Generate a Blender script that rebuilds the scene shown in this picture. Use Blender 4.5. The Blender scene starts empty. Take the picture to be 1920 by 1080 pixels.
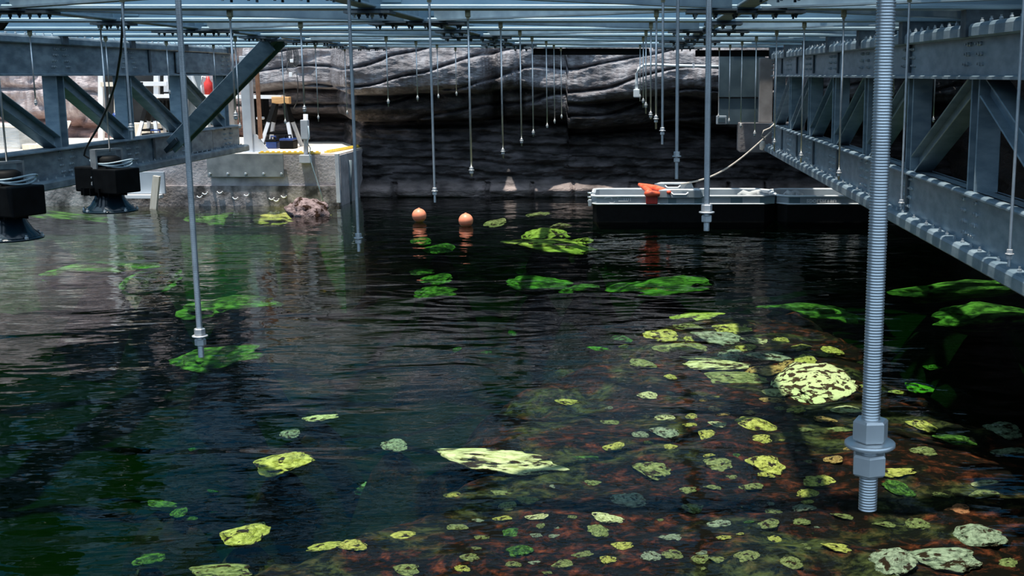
import bpy, bmesh, math, random
from mathutils import Vector, Matrix, noise, Euler
sc = bpy.context.scene
COL = sc.collection
R = math.radians
random.seed(7)

# ------------------------------------------------------------------ camera, sky, sun, exposure
FPX, CX, CY, PITCH, EYE = 2232.0, 1180.0, 540.0, R(10.16), 1.75
cam_d = bpy.data.cameras.new('camera')
cam_d.sensor_width = 36.0
cam_d.lens = FPX / 1920 * 36.0
cam_d.shift_x = (960 - CX) / 1920
cam_d.clip_start = 0.05
cam = bpy.data.objects.new('camera', cam_d)
COL.objects.link(cam)
cam.location = (0, 0, EYE)
cam.rotation_euler = (R(90) - PITCH, 0, 0)
sc.camera = cam

SUN_DIR = Vector((0.12, 0.12, -1.0)).normalized()
SUN_STRENGTH = 6.6
SKY_STRENGTH = 1.5
world = bpy.data.worlds.new('sky')
sc.world = world
world.use_nodes = True
wn, wl = world.node_tree.nodes, world.node_tree.links
bg = wn['Background']
geo = wn.new('ShaderNodeTexCoord')
sep = wn.new('ShaderNodeSeparateXYZ')
rmp = wn.new('ShaderNodeValToRGB')
wl.new(geo.outputs['Generated'], sep.inputs[0])
wl.new(sep.outputs['Z'], rmp.inputs[0])
rmp.color_ramp.elements[0].position = 0.0
rmp.color_ramp.elements[0].color = (0.02, 0.03, 0.04, 1)
rmp.color_ramp.elements[1].position = 0.9
rmp.color_ramp.elements[1].color = (0.62, 0.80, 1.0, 1)
e = rmp.color_ramp.elements.new(0.12)
e.color = (0.42, 0.66, 0.92, 1)
ymap = wn.new('ShaderNodeMapRange')
ymap.interpolation_type = 'SMOOTHSTEP'
ymap.inputs['From Min'].default_value = -0.35
ymap.inputs['From Max'].default_value = 0.55
wl.new(sep.outputs['Y'], ymap.inputs['Value'])
ymix = wn.new('ShaderNodeMix')
ymix.data_type = 'RGBA'
ymix.blend_type = 'MULTIPLY'
ymix.inputs[7].default_value = (0.035, 0.15, 0.23, 1)
wl.new(ymap.outputs[0], ymix.inputs[0])
wl.new(rmp.outputs[0], ymix.inputs[6])
wl.new(ymix.outputs[2], bg.inputs['Color'])
bg.inputs['Strength'].default_value = SKY_STRENGTH
sun_d = bpy.data.lights.new('sun', 'SUN')
sun_d.energy = SUN_STRENGTH
sun_d.color = (1.0, 0.93, 0.82)
sun_d.angle = R(0.9)
sun = bpy.data.objects.new('sun', sun_d)
COL.objects.link(sun)
sun.rotation_euler = SUN_DIR.to_track_quat('-Z', 'Y').to_euler()
sun.location = (0, 8, 9)
vs = sc.view_settings
vs.view_transform = 'Standard'
vs.look = 'None'
vs.exposure = 0.0
vs.gamma = 1.0
vs.use_curve_mapping = False
try:
    sc.cycles.use_denoising = True
    sc.cycles.max_bounces = 8
    sc.cycles.diffuse_bounces = 3
    sc.cycles.glossy_bounces = 4
    sc.cycles.transparent_max_bounces = 12
    sc.cycles.caustics_reflective = False
    sc.cycles.caustics_refractive = False
    sc.cycles.sample_clamp_indirect = 4.0
except Exception:
    pass

# ------------------------------------------------------------------ pixel <-> place
_cp, _sp = math.cos(PITCH), math.sin(PITCH)

def ray(px, py):
    a, b = (px - CX) / FPX, (CY - py) / FPX
    return Vector((a, _cp + b * _sp, -_sp + b * _cp))

def at(px, py, Y):
    d = ray(px, py)
    t = Y / d.y
    return Vector((d.x * t, Y, EYE + d.z * t))

def onz(px, py, z=0.0):
    d = ray(px, py)
    t = (z - EYE) / d.z
    return Vector((d.x * t, d.y * t, z))

# ------------------------------------------------------------------ materials
MATS = {}

def nt(m):
    return m.node_tree.nodes, m.node_tree.links

def mat(name, c1, c2=None, scale=8.0, rough=0.55, metal=0.0, bump=0.0, bscale=None, stretch=(1, 1, 1), lo=0.35, hi=0.65, spec=None, detail=6.0):
    if name in MATS:
        return MATS[name]
    m = bpy.data.materials.new(name)
    m.use_nodes = True
    n, l = nt(m)
    p = n['Principled BSDF']
    p.inputs['Roughness'].default_value = rough
    p.inputs['Metallic'].default_value = metal
    if spec is not None:
        p.inputs['Specular IOR Level'].default_value = spec
    tc = n.new('ShaderNodeTexCoord')
    mp = n.new('ShaderNodeMapping')
    mp.inputs['Scale'].default_value = stretch
    l.new(tc.outputs['Object'], mp.inputs[0])
    nz = n.new('ShaderNodeTexNoise')
    nz.inputs['Scale'].default_value = scale
    nz.inputs['Detail'].default_value = detail
    l.new(mp.outputs[0], nz.inputs['Vector'])
    cr = n.new('ShaderNodeValToRGB')
    cr.color_ramp.elements[0].position = lo
    cr.color_ramp.elements[1].position = hi
    cr.color_ramp.elements[0].color = (*c1, 1)
    cr.color_ramp.elements[1].color = (*(c2 or c1), 1)
    l.new(nz.outputs['Fac'], cr.inputs[0])
    l.new(cr.outputs[0], p.inputs['Base Color'])
    if bump:
        nb = n.new('ShaderNodeTexNoise')
        nb.inputs['Scale'].default_value = bscale or scale * 3
        nb.inputs['Detail'].default_value = 8
        l.new(mp.outputs[0], nb.inputs['Vector'])
        b = n.new('ShaderNodeBump')
        b.inputs['Strength'].default_value = bump
        b.inputs['Distance'].default_value = 0.02
        l.new(nb.outputs['Fac'], b.inputs['Height'])
        l.new(b.outputs[0], p.inputs['Normal'])
    MATS[name] = m
    return m

M_BEAM = mat('blue_grey_steel', (0.27, 0.40, 0.48), (0.34, 0.47, 0.55), 5, 0.42, 0.25, 0.05, 60, (1, 1, 3))
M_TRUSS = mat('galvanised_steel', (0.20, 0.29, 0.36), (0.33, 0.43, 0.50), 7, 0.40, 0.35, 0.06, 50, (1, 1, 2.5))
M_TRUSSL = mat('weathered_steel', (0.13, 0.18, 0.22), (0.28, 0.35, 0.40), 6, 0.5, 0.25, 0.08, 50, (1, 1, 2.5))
M_BRACE = mat('brace_steel', (0.20, 0.28, 0.34), (0.30, 0.40, 0.46), 9, 0.45, 0.3)
M_PLATE = mat('dark_splice_steel', (0.05, 0.07, 0.09), (0.11, 0.15, 0.18), 14, 0.5, 0.4)
M_BOLT = mat('bolt_zinc', (0.42, 0.48, 0.52), (0.60, 0.66, 0.70), 30, 0.35, 0.6)
M_ROD = mat('zinc_rod', (0.58, 0.60, 0.62), (0.74, 0.76, 0.77), 25, 0.33, 0.75)
M_ROD0 = mat('zinc_nut', (0.68, 0.69, 0.70), (0.82, 0.83, 0.83), 40, 0.38, 0.6)
M_CLAMP = mat('brass_yellow_zinc', (0.34, 0.30, 0.18), (0.52, 0.46, 0.30), 40, 0.4, 0.6)
M_BLACK = mat('black_paint', (0.0015, 0.002, 0.0025), (0.004, 0.005, 0.006), 20, 0.6, spec=0.12)
M_BLACKG = mat('black_gloss_shade', (0.004, 0.010, 0.016), (0.008, 0.022, 0.034), 5, 0.18)
M_CONC = mat('concrete', (0.30, 0.275, 0.285), (0.58, 0.54, 0.555), 5, 0.85, 0, 0.35, 35)
M_CONCD = mat('wet_concrete', (0.04, 0.036, 0.036), (0.42, 0.38, 0.38), 6, 0.7, 0, 0.4, 30)
M_DECKTOP = mat('sandy_slab', (0.66, 0.56, 0.46), (0.80, 0.72, 0.62), 9, 0.9, 0, 0.2, 40)
M_YELLOW = mat('yellow_nosing', (0.75, 0.50, 0.06), (0.85, 0.62, 0.12), 30, 0.6)
M_WHITE = mat('white_paint', (0.78, 0.80, 0.82), (0.86, 0.88, 0.90), 6, 0.5)
M_COLUMN = mat('pale_grey_paint', (0.52, 0.55, 0.60), (0.64, 0.67, 0.71), 6, 0.5)
M_TIMBER = mat('pale_timber', (0.66, 0.58, 0.46), (0.80, 0.73, 0.62), 12, 0.7, 0, 0, None, (6, 6, 0.6))
M_OAK = mat('orange_wood', (0.62, 0.33, 0.13), (0.75, 0.45, 0.20), 12, 0.6, 0, 0, None, (0.7, 6, 6))
M_RUST = mat('rusty_edge', (0.28, 0.13, 0.07), (0.40, 0.20, 0.12), 15, 0.8)
M_BOATIN = mat('silver_grey_hull', (0.29, 0.335, 0.37), (0.38, 0.43, 0.47), 3, 0.42, 0.0)
M_RAIL = mat('white_rail', (0.72, 0.78, 0.82), (0.80, 0.86, 0.90), 10, 0.4)
M_TEALP = mat('teal_patch_plastic', (0.07, 0.13, 0.16), (0.11, 0.18, 0.21), 4, 0.4)
M_ORANGE = mat('coral_orange', (0.90, 0.10, 0.04), (1.0, 0.20, 0.10), 12, 0.45)
M_BUOY = mat('buoy_orange', (1.0, 0.29, 0.16), (1.0, 0.37, 0.22), 10, 0.42)
M_RED = mat('red_paint', (0.55, 0.025, 0.02), (0.72, 0.05, 0.04), 10, 0.4)
M_BLUE = mat('blue_plastic', (0.01, 0.03, 0.14), (0.015, 0.06, 0.25), 10, 0.4)
M_ROPE = mat('rope_beige', (0.50, 0.46, 0.40), (0.66, 0.62, 0.56), 60, 0.8)
M_CABLE = mat('black_cable', (0.02, 0.025, 0.03), (0.05, 0.055, 0.06), 20, 0.4)
M_CABLEG = mat('grey_cable', (0.25, 0.36, 0.42), (0.45, 0.56, 0.62), 20, 0.35)
M_PANEL = mat('blue_steel_sheet', (0.055, 0.09, 0.115), (0.10, 0.15, 0.18), 3, 0.4, 0.2, 0.04, 20)
M_CLOTH = mat('grey_sheet', (0.42, 0.45, 0.46), (0.62, 0.64, 0.65), 4, 0.8, 0, 0.6, 10, (1, 1, 4))
M_TUB = mat('translucent_tub', (0.55, 0.57, 0.54), (0.70, 0.72, 0.70), 5, 0.45)
M_DARK = mat('dark_opening', (0.012, 0.014, 0.016), (0.03, 0.033, 0.036), 4, 0.8)
M_SHADE_BOARD = mat('shade_board_dark', (0.035, 0.045, 0.052), (0.06, 0.075, 0.085), 6, 0.8)

def water_material():
    m = bpy.data.materials.new('pool_water')
    m.use_nodes = True
    n, l = nt(m)
    n.remove(n['Principled BSDF'])
    out = n['Material Output']
    tc = n.new('ShaderNodeTexCoord')
    def wave(scale, sx, sy, rot, detail, dist):
        mp = n.new('ShaderNodeMapping')
        mp.inputs['Scale'].default_value = (sx, sy, 1)
        mp.inputs['Rotation'].default_value = (0, 0, rot)
        l.new(tc.outputs['Object'], mp.inputs[0])
        z = n.new('ShaderNodeTexNoise')
        z.inputs['Scale'].default_value = scale
        z.inputs['Detail'].default_value = detail
        z.inputs['Distortion'].default_value = dist
        l.new(mp.outputs[0], z.inputs['Vector'])
        return z
    a = wave(2.2, 0.55, 1.0, R(-14), 2.0, 0.6)
    b = wave(9.0, 0.42, 1.0, R(-10), 2.0, 0.5)
    c = wave(24.0, 0.5, 1.0, R(-18), 1.0, 0.3)
    def mul(x, v):
        k = n.new('ShaderNodeMath'); k.operation = 'MULTIPLY'
        l.new(x.outputs[0], k.inputs[0]); k.inputs[1].default_value = v
        return k
    def add(x, y):
        k = n.new('ShaderNodeMath'); k.operation = 'ADD'
        l.new(x.outputs[0], k.inputs[0]); l.new(y.outputs[0], k.inputs[1])
        return k
    h = add(add(mul(a, 0.075), mul(b, 0.0105)), mul(c, 0.0024))
    bp = n.new('ShaderNodeBump')
    bp.inputs['Strength'].default_value = 0.30
    bp.inputs['Distance'].default_value = 1.0
    l.new(h.outputs[0], bp.inputs['Height'])
    fr = n.new('ShaderNodeFresnel')
    fr.inputs['IOR'].default_value = 1.27
    l.new(bp.outputs[0], fr.inputs['Normal'])
    gl = n.new('ShaderNodeBsdfGlossy')
    gl.inputs['Roughness'].default_value = 0.02
    l.new(bp.outputs[0], gl.inputs['Normal'])
    tr = n.new('ShaderNodeBsdfTransparent')
    mx = n.new('ShaderNodeMixShader')
    l.new(fr.outputs[0], mx.inputs[0])
    l.new(tr.outputs[0], mx.inputs[1])
    l.new(gl.outputs[0], mx.inputs[2])
    l.new(mx.outputs[0], out.inputs['Surface'])
    va = n.new('ShaderNodeVolumeAbsorption')
    va.inputs['Color'].default_value = (0.40, 0.84, 0.40, 1)
    va.inputs['Density'].default_value = 0.8
    l.new(va.outputs[0], out.inputs['Volume'])
    return m

def rock_wall_material(name, light1, light2, dark1, dark2, z_lo, z_hi, ledge=None):
    """weathered rock: pale above, wet algae-dark below, with overhang shade in the cliff tone"""
    m = bpy.data.materials.new(name)
    m.use_nodes = True
    n, l = nt(m)
    p = n['Principled BSDF']
    tc = n.new('ShaderNodeTexCoord')
    sp = n.new('ShaderNodeSeparateXYZ')
    l.new(tc.outputs['Object'], sp.inputs[0])
    def noise_n(scale, stretch, detail=8.0):
        mp = n.new('ShaderNodeMapping'); mp.inputs['Scale'].default_value = stretch
        l.new(tc.outputs['Object'], mp.inputs[0])
        z = n.new('ShaderNodeTexNoise'); z.inputs['Scale'].default_value = scale; z.inputs['Detail'].default_value = detail
        l.new(mp.outputs[0], z.inputs['Vector'])
        return z
    def ramp(src, e):
        r = n.new('ShaderNodeValToRGB')
        r.color_ramp.elements[0].position, r.color_ramp.elements[0].color = e[0][0], (*e[0][1], 1)
        r.color_ramp.elements[1].position, r.color_ramp.elements[1].color = e[1][0], (*e[1][1], 1)
        for q in e[2:]:
            x = r.color_ramp.elements.new(q[0]); x.color = (*q[1], 1)
        l.new(src, r.inputs[0])
        return r
    n1 = noise_n(3.0, (1, 1, 2.2))
    n2 = noise_n(2.2, (1.6, 1.6, 5.0))
    st = noise_n(9.0, (1.6, 1.6, 0.16), 4.0)
    lt = ramp(n1.outputs['Fac'], [(0.3, light1), (0.68, light2)])
    dk = ramp(n2.outputs['Fac'], [(0.4, dark1), (0.72, dark2)])
    # water stains running down
    sr = ramp(st.outputs['Fac'], [(0.42, (0.55, 0.5, 0.5)), (0.58, (1, 1, 1))])
    mu = n.new('ShaderNodeMix'); mu.data_type = 'RGBA'; mu.blend_type = 'MULTIPLY'
    mu.inputs[0].default_value = 0.75
    l.new(lt.outputs[0], mu.inputs[6]); l.new(sr.outputs[0], mu.inputs[7])
    zz = n.new('ShaderNodeMath'); zz.operation = 'MULTIPLY_ADD'
    l.new(n1.outputs['Fac'], zz.inputs[0]); zz.inputs[1].default_value = 0.55
    l.new(sp.outputs['Z'], zz.inputs[2])
    mr = n.new('ShaderNodeMapRange')
    mr.inputs['From Min'].default_value = z_lo + 0.27
    mr.inputs['From Max'].default_value = z_hi + 0.27
    l.new(zz.outputs[0], mr.inputs['Value'])
    mx = n.new('ShaderNodeMix'); mx.data_type = 'RGBA'
    l.new(mr.outputs[0], mx.inputs[0]); l.new(dk.outputs[0], mx.inputs[6]); l.new(mu.outputs[2], mx.inputs[7])
    last = mx
    if ledge:
        r2 = n.new('ShaderNodeValToRGB')
        el = r2.color_ramp.elements
        el[0].position, el[0].color = 0.0, (0, 0, 0, 1)
        el[1].position, el[1].color = 1.0, (0, 0, 0, 1)
        for pos, v in ((0.28, 0.0), (0.34, 1.0), (0.58, 0.7), (0.80, 0.0)):
            x = el.new(pos); x.color = (v, v, v, 1)
        mm = n.new('ShaderNodeMapRange')
        mm.inputs['From Min'].default_value = -0.15; mm.inputs['From Max'].default_value = 0.35
        l.new(sp.outputs['Z'], mm.inputs['Value']); l.new(mm.outputs[0], r2.inputs[0])
        m3 = n.new('ShaderNodeMix'); m3.data_type = 'RGBA'
        l.new(r2.outputs[0], m3.inputs[0]); l.new(mx.outputs[2], m3.inputs[6])
        lr = ramp(n1.outputs['Fac'], [(0.35, (0.06, 0.045, 0.045)), (0.62, ledge)])
        l.new(lr.outputs[0], m3.inputs[7])
        last = m3
    l.new(last.outputs[2], p.inputs['Base Color'])
    p.inputs['Roughness'].default_value = 0.7
    nb = noise_n(14.0, (1, 1, 2.4), 9.0)
    b = n.new('ShaderNodeBump'); b.inputs['Strength'].default_value = 0.7; b.inputs['Distance'].default_value = 0.04
    l.new(nb.outputs['Fac'], b.inputs['Height']); l.new(b.outputs[0], p.inputs['Normal'])
    return m

# ------------------------------------------------------------------ mesh builder
class MB:
    def __init__(s):
        s.v, s.f, s.sm = [], [], []
    def add(s, vs_, fs, smooth=False):
        o = len(s.v)
        s.v += [tuple(x) for x in vs_]
        s.f += [tuple(i + o for i in q) for q in fs]
        s.sm += [smooth] * len(fs)
        return s
    def box(s, c, d, rot=None):
        c = Vector(c); hx, hy, hz = d[0] / 2, d[1] / 2, d[2] / 2
        p = [Vector((x, y, z)) for x in (-hx, hx) for y in (-hy, hy) for z in (-hz, hz)]
        if rot is not None:
            p = [rot @ q for q in p]
        return s.add([c + q for q in p], [(0, 1, 3, 2), (4, 6, 7, 5), (0, 4, 5, 1), (2, 3, 7, 6), (0, 2, 6, 4), (1, 5, 7, 3)])
    def cbox(s, c, d, ch, rot=None):
        """box with chamfered edges"""
        bm = bmesh.new()
        bmesh.ops.create_cube(bm, size=1)
        bmesh.ops.scale(bm, vec=d, verts=bm.verts)
        bmesh.ops.bevel(bm, geom=list(bm.edges), offset=ch, segments=2, affect='EDGES', profile=0.6)
        bm.verts.index_update()
        c = Vector(c)
        vv = [(rot @ v.co if rot is not None else v.co) + c for v in bm.verts]
        ff = [[v.index for v in f.verts] for f in bm.faces]
        bm.free()
        return s.add(vv, ff)
    def prism(s, prof, p0, p1, side, up, smooth=False):
        """extrude a 2D profile (side, up) from p0 to p1"""
        p0, p1 = Vector(p0), Vector(p1); n = len(prof)
        vv = [p + side * a + up * b for p in (p0, p1) for a, b in prof]
        ff = [(i, (i + 1) % n, n + (i + 1) % n, n + i) for i in range(n)]
        ff += [tuple(range(n - 1, -1, -1)), tuple(range(n, 2 * n))]
        return s.add(vv, ff, smooth)
    def bar(s, p0, p1, w, h, up=Vector((0, 0, 1))):
        p0, p1 = Vector(p0), Vector(p1)
        d = (p1 - p0).normalized(); sd = d.cross(up).normalized(); u = sd.cross(d)
        return s.prism([(-w / 2, -h / 2), (w / 2, -h / 2), (w / 2, h / 2), (-w / 2, h / 2)], p0, p1, sd, u)
    def ibeam(s, p0, p1, w, h, tf, tw, up=Vector((0, 0, 1))):
        p0, p1 = Vector(p0), Vector(p1)
        d = (p1 - p0).normalized(); sd = d.cross(up).normalized(); u = sd.cross(d)
        a, b = w / 2, h / 2
        ch = min(tf * 0.3, 0.008)
        for z0, z1 in ((-b, -b + tf), (b - tf, b)):
            s.prism([(-a, z0 + ch), (-a + ch, z0), (a - ch, z0), (a, z0 + ch), (a, z1 - ch), (a - ch, z1), (-a + ch, z1), (-a, z1 - ch)], p0, p1, sd, u)
        s.prism([(-tw / 2, -b + tf), (tw / 2, -b + tf), (tw / 2, b - tf), (-tw / 2, b - tf)], p0, p1, sd, u)
        return s
    def tube(s, pts, r, n=8, cap=True, smooth=True):
        pts = [Vector(p) for p in pts]; rs = r if isinstance(r, (list, tuple)) else [r] * len(pts)
        vv, ff = [], []
        ref = Vector((0.31, 0.17, 0.93))
        for i, p in enumerate(pts):
            d = (pts[min(i + 1, len(pts) - 1)] - pts[max(i - 1, 0)]).normalized()
            if abs(d.dot(ref)) > 0.95:
                ref = Vector((0.9, 0.3, 0.1))
            a = d.cross(ref).normalized(); b = d.cross(a)
            ref = -a.cross(d) if False else ref
            for k in range(n):
                t = 2 * math.pi * k / n
                vv.append(p + (a * math.cos(t) + b * math.sin(t)) * rs[i])
        for i in range(len(pts) - 1):
            for k in range(n):
                k2 = (k + 1) % n
                ff.append((i * n + k, i * n + k2, (i + 1) * n + k2, (i + 1) * n + k))
        if cap:
            ff.append(tuple(range(n - 1, -1, -1)))
            ff.append(tuple((len(pts) - 1) * n + k for k in range(n)))
        return s.add(vv, ff, smooth)
    def lathe(s, prof, c=(0, 0, 0), n=24, smooth=True, cap=True, ph=0.0):
        c = Vector(c); vv, ff = [], []
        for r, z in prof:
            for k in range(n):
                t = 2 * math.pi * k / n + ph
                vv.append(c + Vector((r * math.cos(t), r * math.sin(t), z)))
        m = len(prof)
        for i in range(m - 1):
            for k in range(n):
                k2 = (k + 1) % n
                ff.append((i * n + k, i * n + k2, (i + 1) * n + k2, (i + 1) * n + k))
        if cap:
            ff.append(tuple(range(n - 1, -1, -1)))
            ff.append(tuple((m - 1) * n + k for k in range(n)))
        return s.add(vv, ff, smooth)
    def mesh(s, name, m):
        me = bpy.data.meshes.new(name)
        me.from_pydata(s.v, [], s.f)
        me.polygons.foreach_set('use_smooth', s.sm)
        me.materials.append(m)
        me.update()
        return me
    def build(s, name, m, parent=None):
        return obj(name, s.mesh(name, m), parent)

def obj(name, me, parent=None):
    o = bpy.data.objects.new(name, me)
    COL.objects.link(o)
    if parent is not None:
        o.parent = parent
        o.location = -Vector(parent.location) if me is not None and parent.get('_abs') else (0, 0, 0)
    return o

def tag(o, label=None, cat=None, group=None, kind=None):
    if label: o['label'] = label
    if cat: o['category'] = cat
    if group: o['group'] = group
    if kind: o['kind'] = kind
    return o

def empty(name, loc=(0, 0, 0)):
    """an Empty at the thing's base"""
    o = bpy.data.objects.new(name, None)
    o.empty_display_size = 0.1
    COL.objects.link(o)
    o.location = loc
    return o

def part(mb, name, m, root, ref=None):
    """part whose mesh is given in world coordinates; root may sit anywhere (unrotated)"""
    o = mb.build(name, m)
    o.parent = root
    base = Vector(root.location)
    if root.parent is not None:
        base = base + Vector(root.parent.location)
    o.location = -base
    return o

def structure(o):
    o['kind'] = 'structure'
    return o

def fbm(x, y, z, o=4):
    return noise.fractal(Vector((x, y, z)), 1.0, 2.0, o)

# ------------------------------------------------------------------ pool bed and water
REEF = [(-1.6, 3.2), (-1.45, 4.4), (-1.3, 5.1), (-1.05, 5.9), (-.7, 6.8), (-.3, 8.0), (.2, 9.6), (.7, 10.1), (1.35, 9.8), (1.65, 8.2), (2.0, 7.0), (2.8, 5.9), (2.9, 3.2)]

def reef_dist(x, y):
    ins, dmin, n = False, 1e9, len(REEF)
    for i in range(n):
        x1, y1 = REEF[i]; x2, y2 = REEF[(i + 1) % n]
        if (y1 > y) != (y2 > y) and x < (x2 - x1) * (y - y1) / (y2 - y1) + x1:
            ins = not ins
        t = max(0, min(1, ((x - x1) * (x2 - x1) + (y - y1) * (y2 - y1)) / ((x2 - x1) ** 2 + (y2 - y1) ** 2)))
        dmin = min(dmin, math.hypot(x - x1 - t * (x2 - x1), y - y1 - t * (y2 - y1)))
    return -dmin if ins else dmin

DEPTH_AT = {}

def deep_bumps():
    out = []
    for px, py, w, dep in ((815, 553, 80, .4), (820, 526, 60, .4), (825, 470, 56, .35), (1020, 445, 80, .3), (1035, 465, 145, .3), (1090, 455, 40, .3), (1008, 540, 120, .45), (1240, 546, 190, .45), (1805, 550, 225, .35), (1850, 602, 170, .40),
                           (1530, 596, 165, .45), (430, 585, 150, .4), (405, 680, 135, .4), (290, 530, 95, .4), (190, 520, 150, .45), (1090, 546, 74, .45),
                           (529, 872, 92, .28), (600, 785, 56, .3), (545, 814, 34, .3), (740, 837, 44, .3), (460, 1007, 72, .3), (620, 1026, 74, .28), (415, 1074, 104, .28), (280, 1050, 38, .35), (303, 946, 54, .4), (337, 962, 26, .4)):
        p = onz(px, py, -dep)
        DEPTH_AT[(px, py)] = dep
        out.append((p.x, p.y, -dep - .02, max(.34, w * p.y / FPX / 2 * 1.1)))
    return out

BUMPS = deep_bumps()

def bed(x, y):
    d = reef_dist(x, y) + 0.45 * fbm(x * 1.3, y * 1.3, 4.4, 4)
    t = max(0.0, min(1.0, (d + 0.35) / 1.5))
    t = t * t * (3 - 2 * t)
    z = -0.21 * (1 - t) - 1.45 * t
    z += 0.07 * fbm(x * 1.1, y * 1.1, 3.1) * (0.5 + t) + 0.03 * fbm(x * 3.3, y * 3.3, 8.2, 3)
    for bx_, by_, bz_, br_ in BUMPS:
        q = ((x - bx_) / br_) ** 2 + ((y - by_) / (br_ * .75)) ** 2
        if q < 9:
            z = max(z, bz_ - 1.5 * (1 - math.exp(-q * .55)))
    return min(z, -0.09)

def build_bed():
    mb = MB()
    nx, ny = 190, 190
    x0, x1, y0, y1 = -9.5, 5.5, 1.0, 19.5
    vv = []
    for j in range(ny + 1):
        for i in range(nx + 1):
            x = x0 + (x1 - x0) * i / nx
            y = y0 + (y1 - y0) * (j / ny) ** 1.25
            z = bed(x, y) if 0 < i < nx and 0 < j < ny else -0.02
            vv.append((x, y, z))
    ff = [(j * (nx + 1) + i, j * (nx + 1) + i + 1, (j + 1) * (nx + 1) + i + 1, (j + 1) * (nx + 1) + i) for j in range(ny) for i in range(nx)]
    mb.add(vv, ff, True)
    m = bpy.data.materials.new('weedy_bed')
    m.use_nodes = True
    n, l = nt(m)
    p = n['Principled BSDF']
    tc = n.new('ShaderNodeTexCoord')
    def nz(s, d, det=8.0):
        z = n.new('ShaderNodeTexNoise'); z.inputs['Scale'].default_value = s; z.inputs['Detail'].default_value = det; z.inputs['Distortion'].default_value = d * .4
        l.new(tc.outputs['Object'], z.inputs['Vector']); return z
    a = nz(2.3, 0.6); b = nz(12.0, 0.7); b.inputs['Roughness'].default_value = .72; c = nz(1.1, 0.5)
    r1 = n.new('ShaderNodeValToRGB')
    e = r1.color_ramp.elements
    e[0].position, e[0].color = 0.50, (0.006, 0.003, 0.003, 1)
    e[1].position, e[1].color = 0.76, (0.42, 0.085, 0.035, 1)
    x = e.new(0.60); x.color = (0.09, 0.02, 0.011, 1)
    l.new(b.outputs['Fac'], r1.inputs[0])
    r2 = n.new('ShaderNodeValToRGB')
    e = r2.color_ramp.elements
    e[0].position, e[0].color = 0.45, (0.005, 0.006, 0.005, 1)
    e[1].position, e[1].color = 0.75, (0.17, 0.18, 0.07, 1)
    l.new(b.outputs['Fac'], r2.inputs[0])
    mk = n.new('ShaderNodeValToRGB')
    mk.color_ramp.elements[0].position, mk.color_ramp.elements[1].position = 0.52, 0.62
    l.new(a.outputs['Fac'], mk.inputs[0])
    mx = n.new('ShaderNodeMix'); mx.data_type = 'RGBA'
    l.new(mk.outputs[0], mx.inputs[0]); l.new(r1.outputs[0], mx.inputs[6]); l.new(r2.outputs[0], mx.inputs[7])
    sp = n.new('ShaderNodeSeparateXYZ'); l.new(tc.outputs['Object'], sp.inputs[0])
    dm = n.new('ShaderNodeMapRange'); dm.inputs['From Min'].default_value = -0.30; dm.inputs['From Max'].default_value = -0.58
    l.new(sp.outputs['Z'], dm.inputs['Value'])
    deep_dark = n.new('ShaderNodeMix'); deep_dark.data_type = 'RGBA'; deep_dark.inputs[7].default_value = (0.008, 0.011, 0.010, 1)
    l.new(dm.outputs[0], deep_dark.inputs[0]); l.new(mx.outputs[2], deep_dark.inputs[6])  # lower bed painted near-black, standing in for the dark of deep water
    l.new(deep_dark.outputs[2], p.inputs['Base Color'])
    p.inputs['Roughness'].default_value = 0.9
    p.inputs['Specular IOR Level'].default_value = 0.1
    bp = n.new('ShaderNodeBump'); bp.inputs['Strength'].default_value = 0.9; bp.inputs['Distance'].default_value = 0.05
    l.new(b.outputs['Fac'], bp.inputs['Height']); l.new(bp.outputs[0], p.inputs['Normal'])
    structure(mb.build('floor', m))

build_bed()
wb = MB()
wb.box((-2.0, 10.0, -1.0), (14.8, 17.8, 2.0))
tag(wb.build('water', water_material()), 'dark green rippled water filling the rock pool', 'water', kind='structure')

# ------------------------------------------------------------------ cliff and rock walls
def lerp_prof(prof, t):
    for (a, u), (b, w) in zip(prof, prof[1:]):
        if t <= b:
            k = (t - a) / (b - a)
            return u + (w - u) * k
    return prof[-1][1]

CLIFF_PROF = [(-1.6, 0.0), (-0.04, 0.02), (0.0, -0.10), (0.10, -0.14), (0.17, -0.06), (0.24, 0.06), (0.6, 0.14), (0.98, 0.26), (1.04, 0.55), (1.10, 0.50),
              (1.14, 0.02), (1.30, -0.08), (1.44, 0.0), (1.50, 0.10), (1.54, -0.36), (1.62, -0.46), (1.85, -0.44), (2.1, -0.32), (2.6, 0.05), (3.4, 0.7), (4.2, 1.2)]

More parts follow.
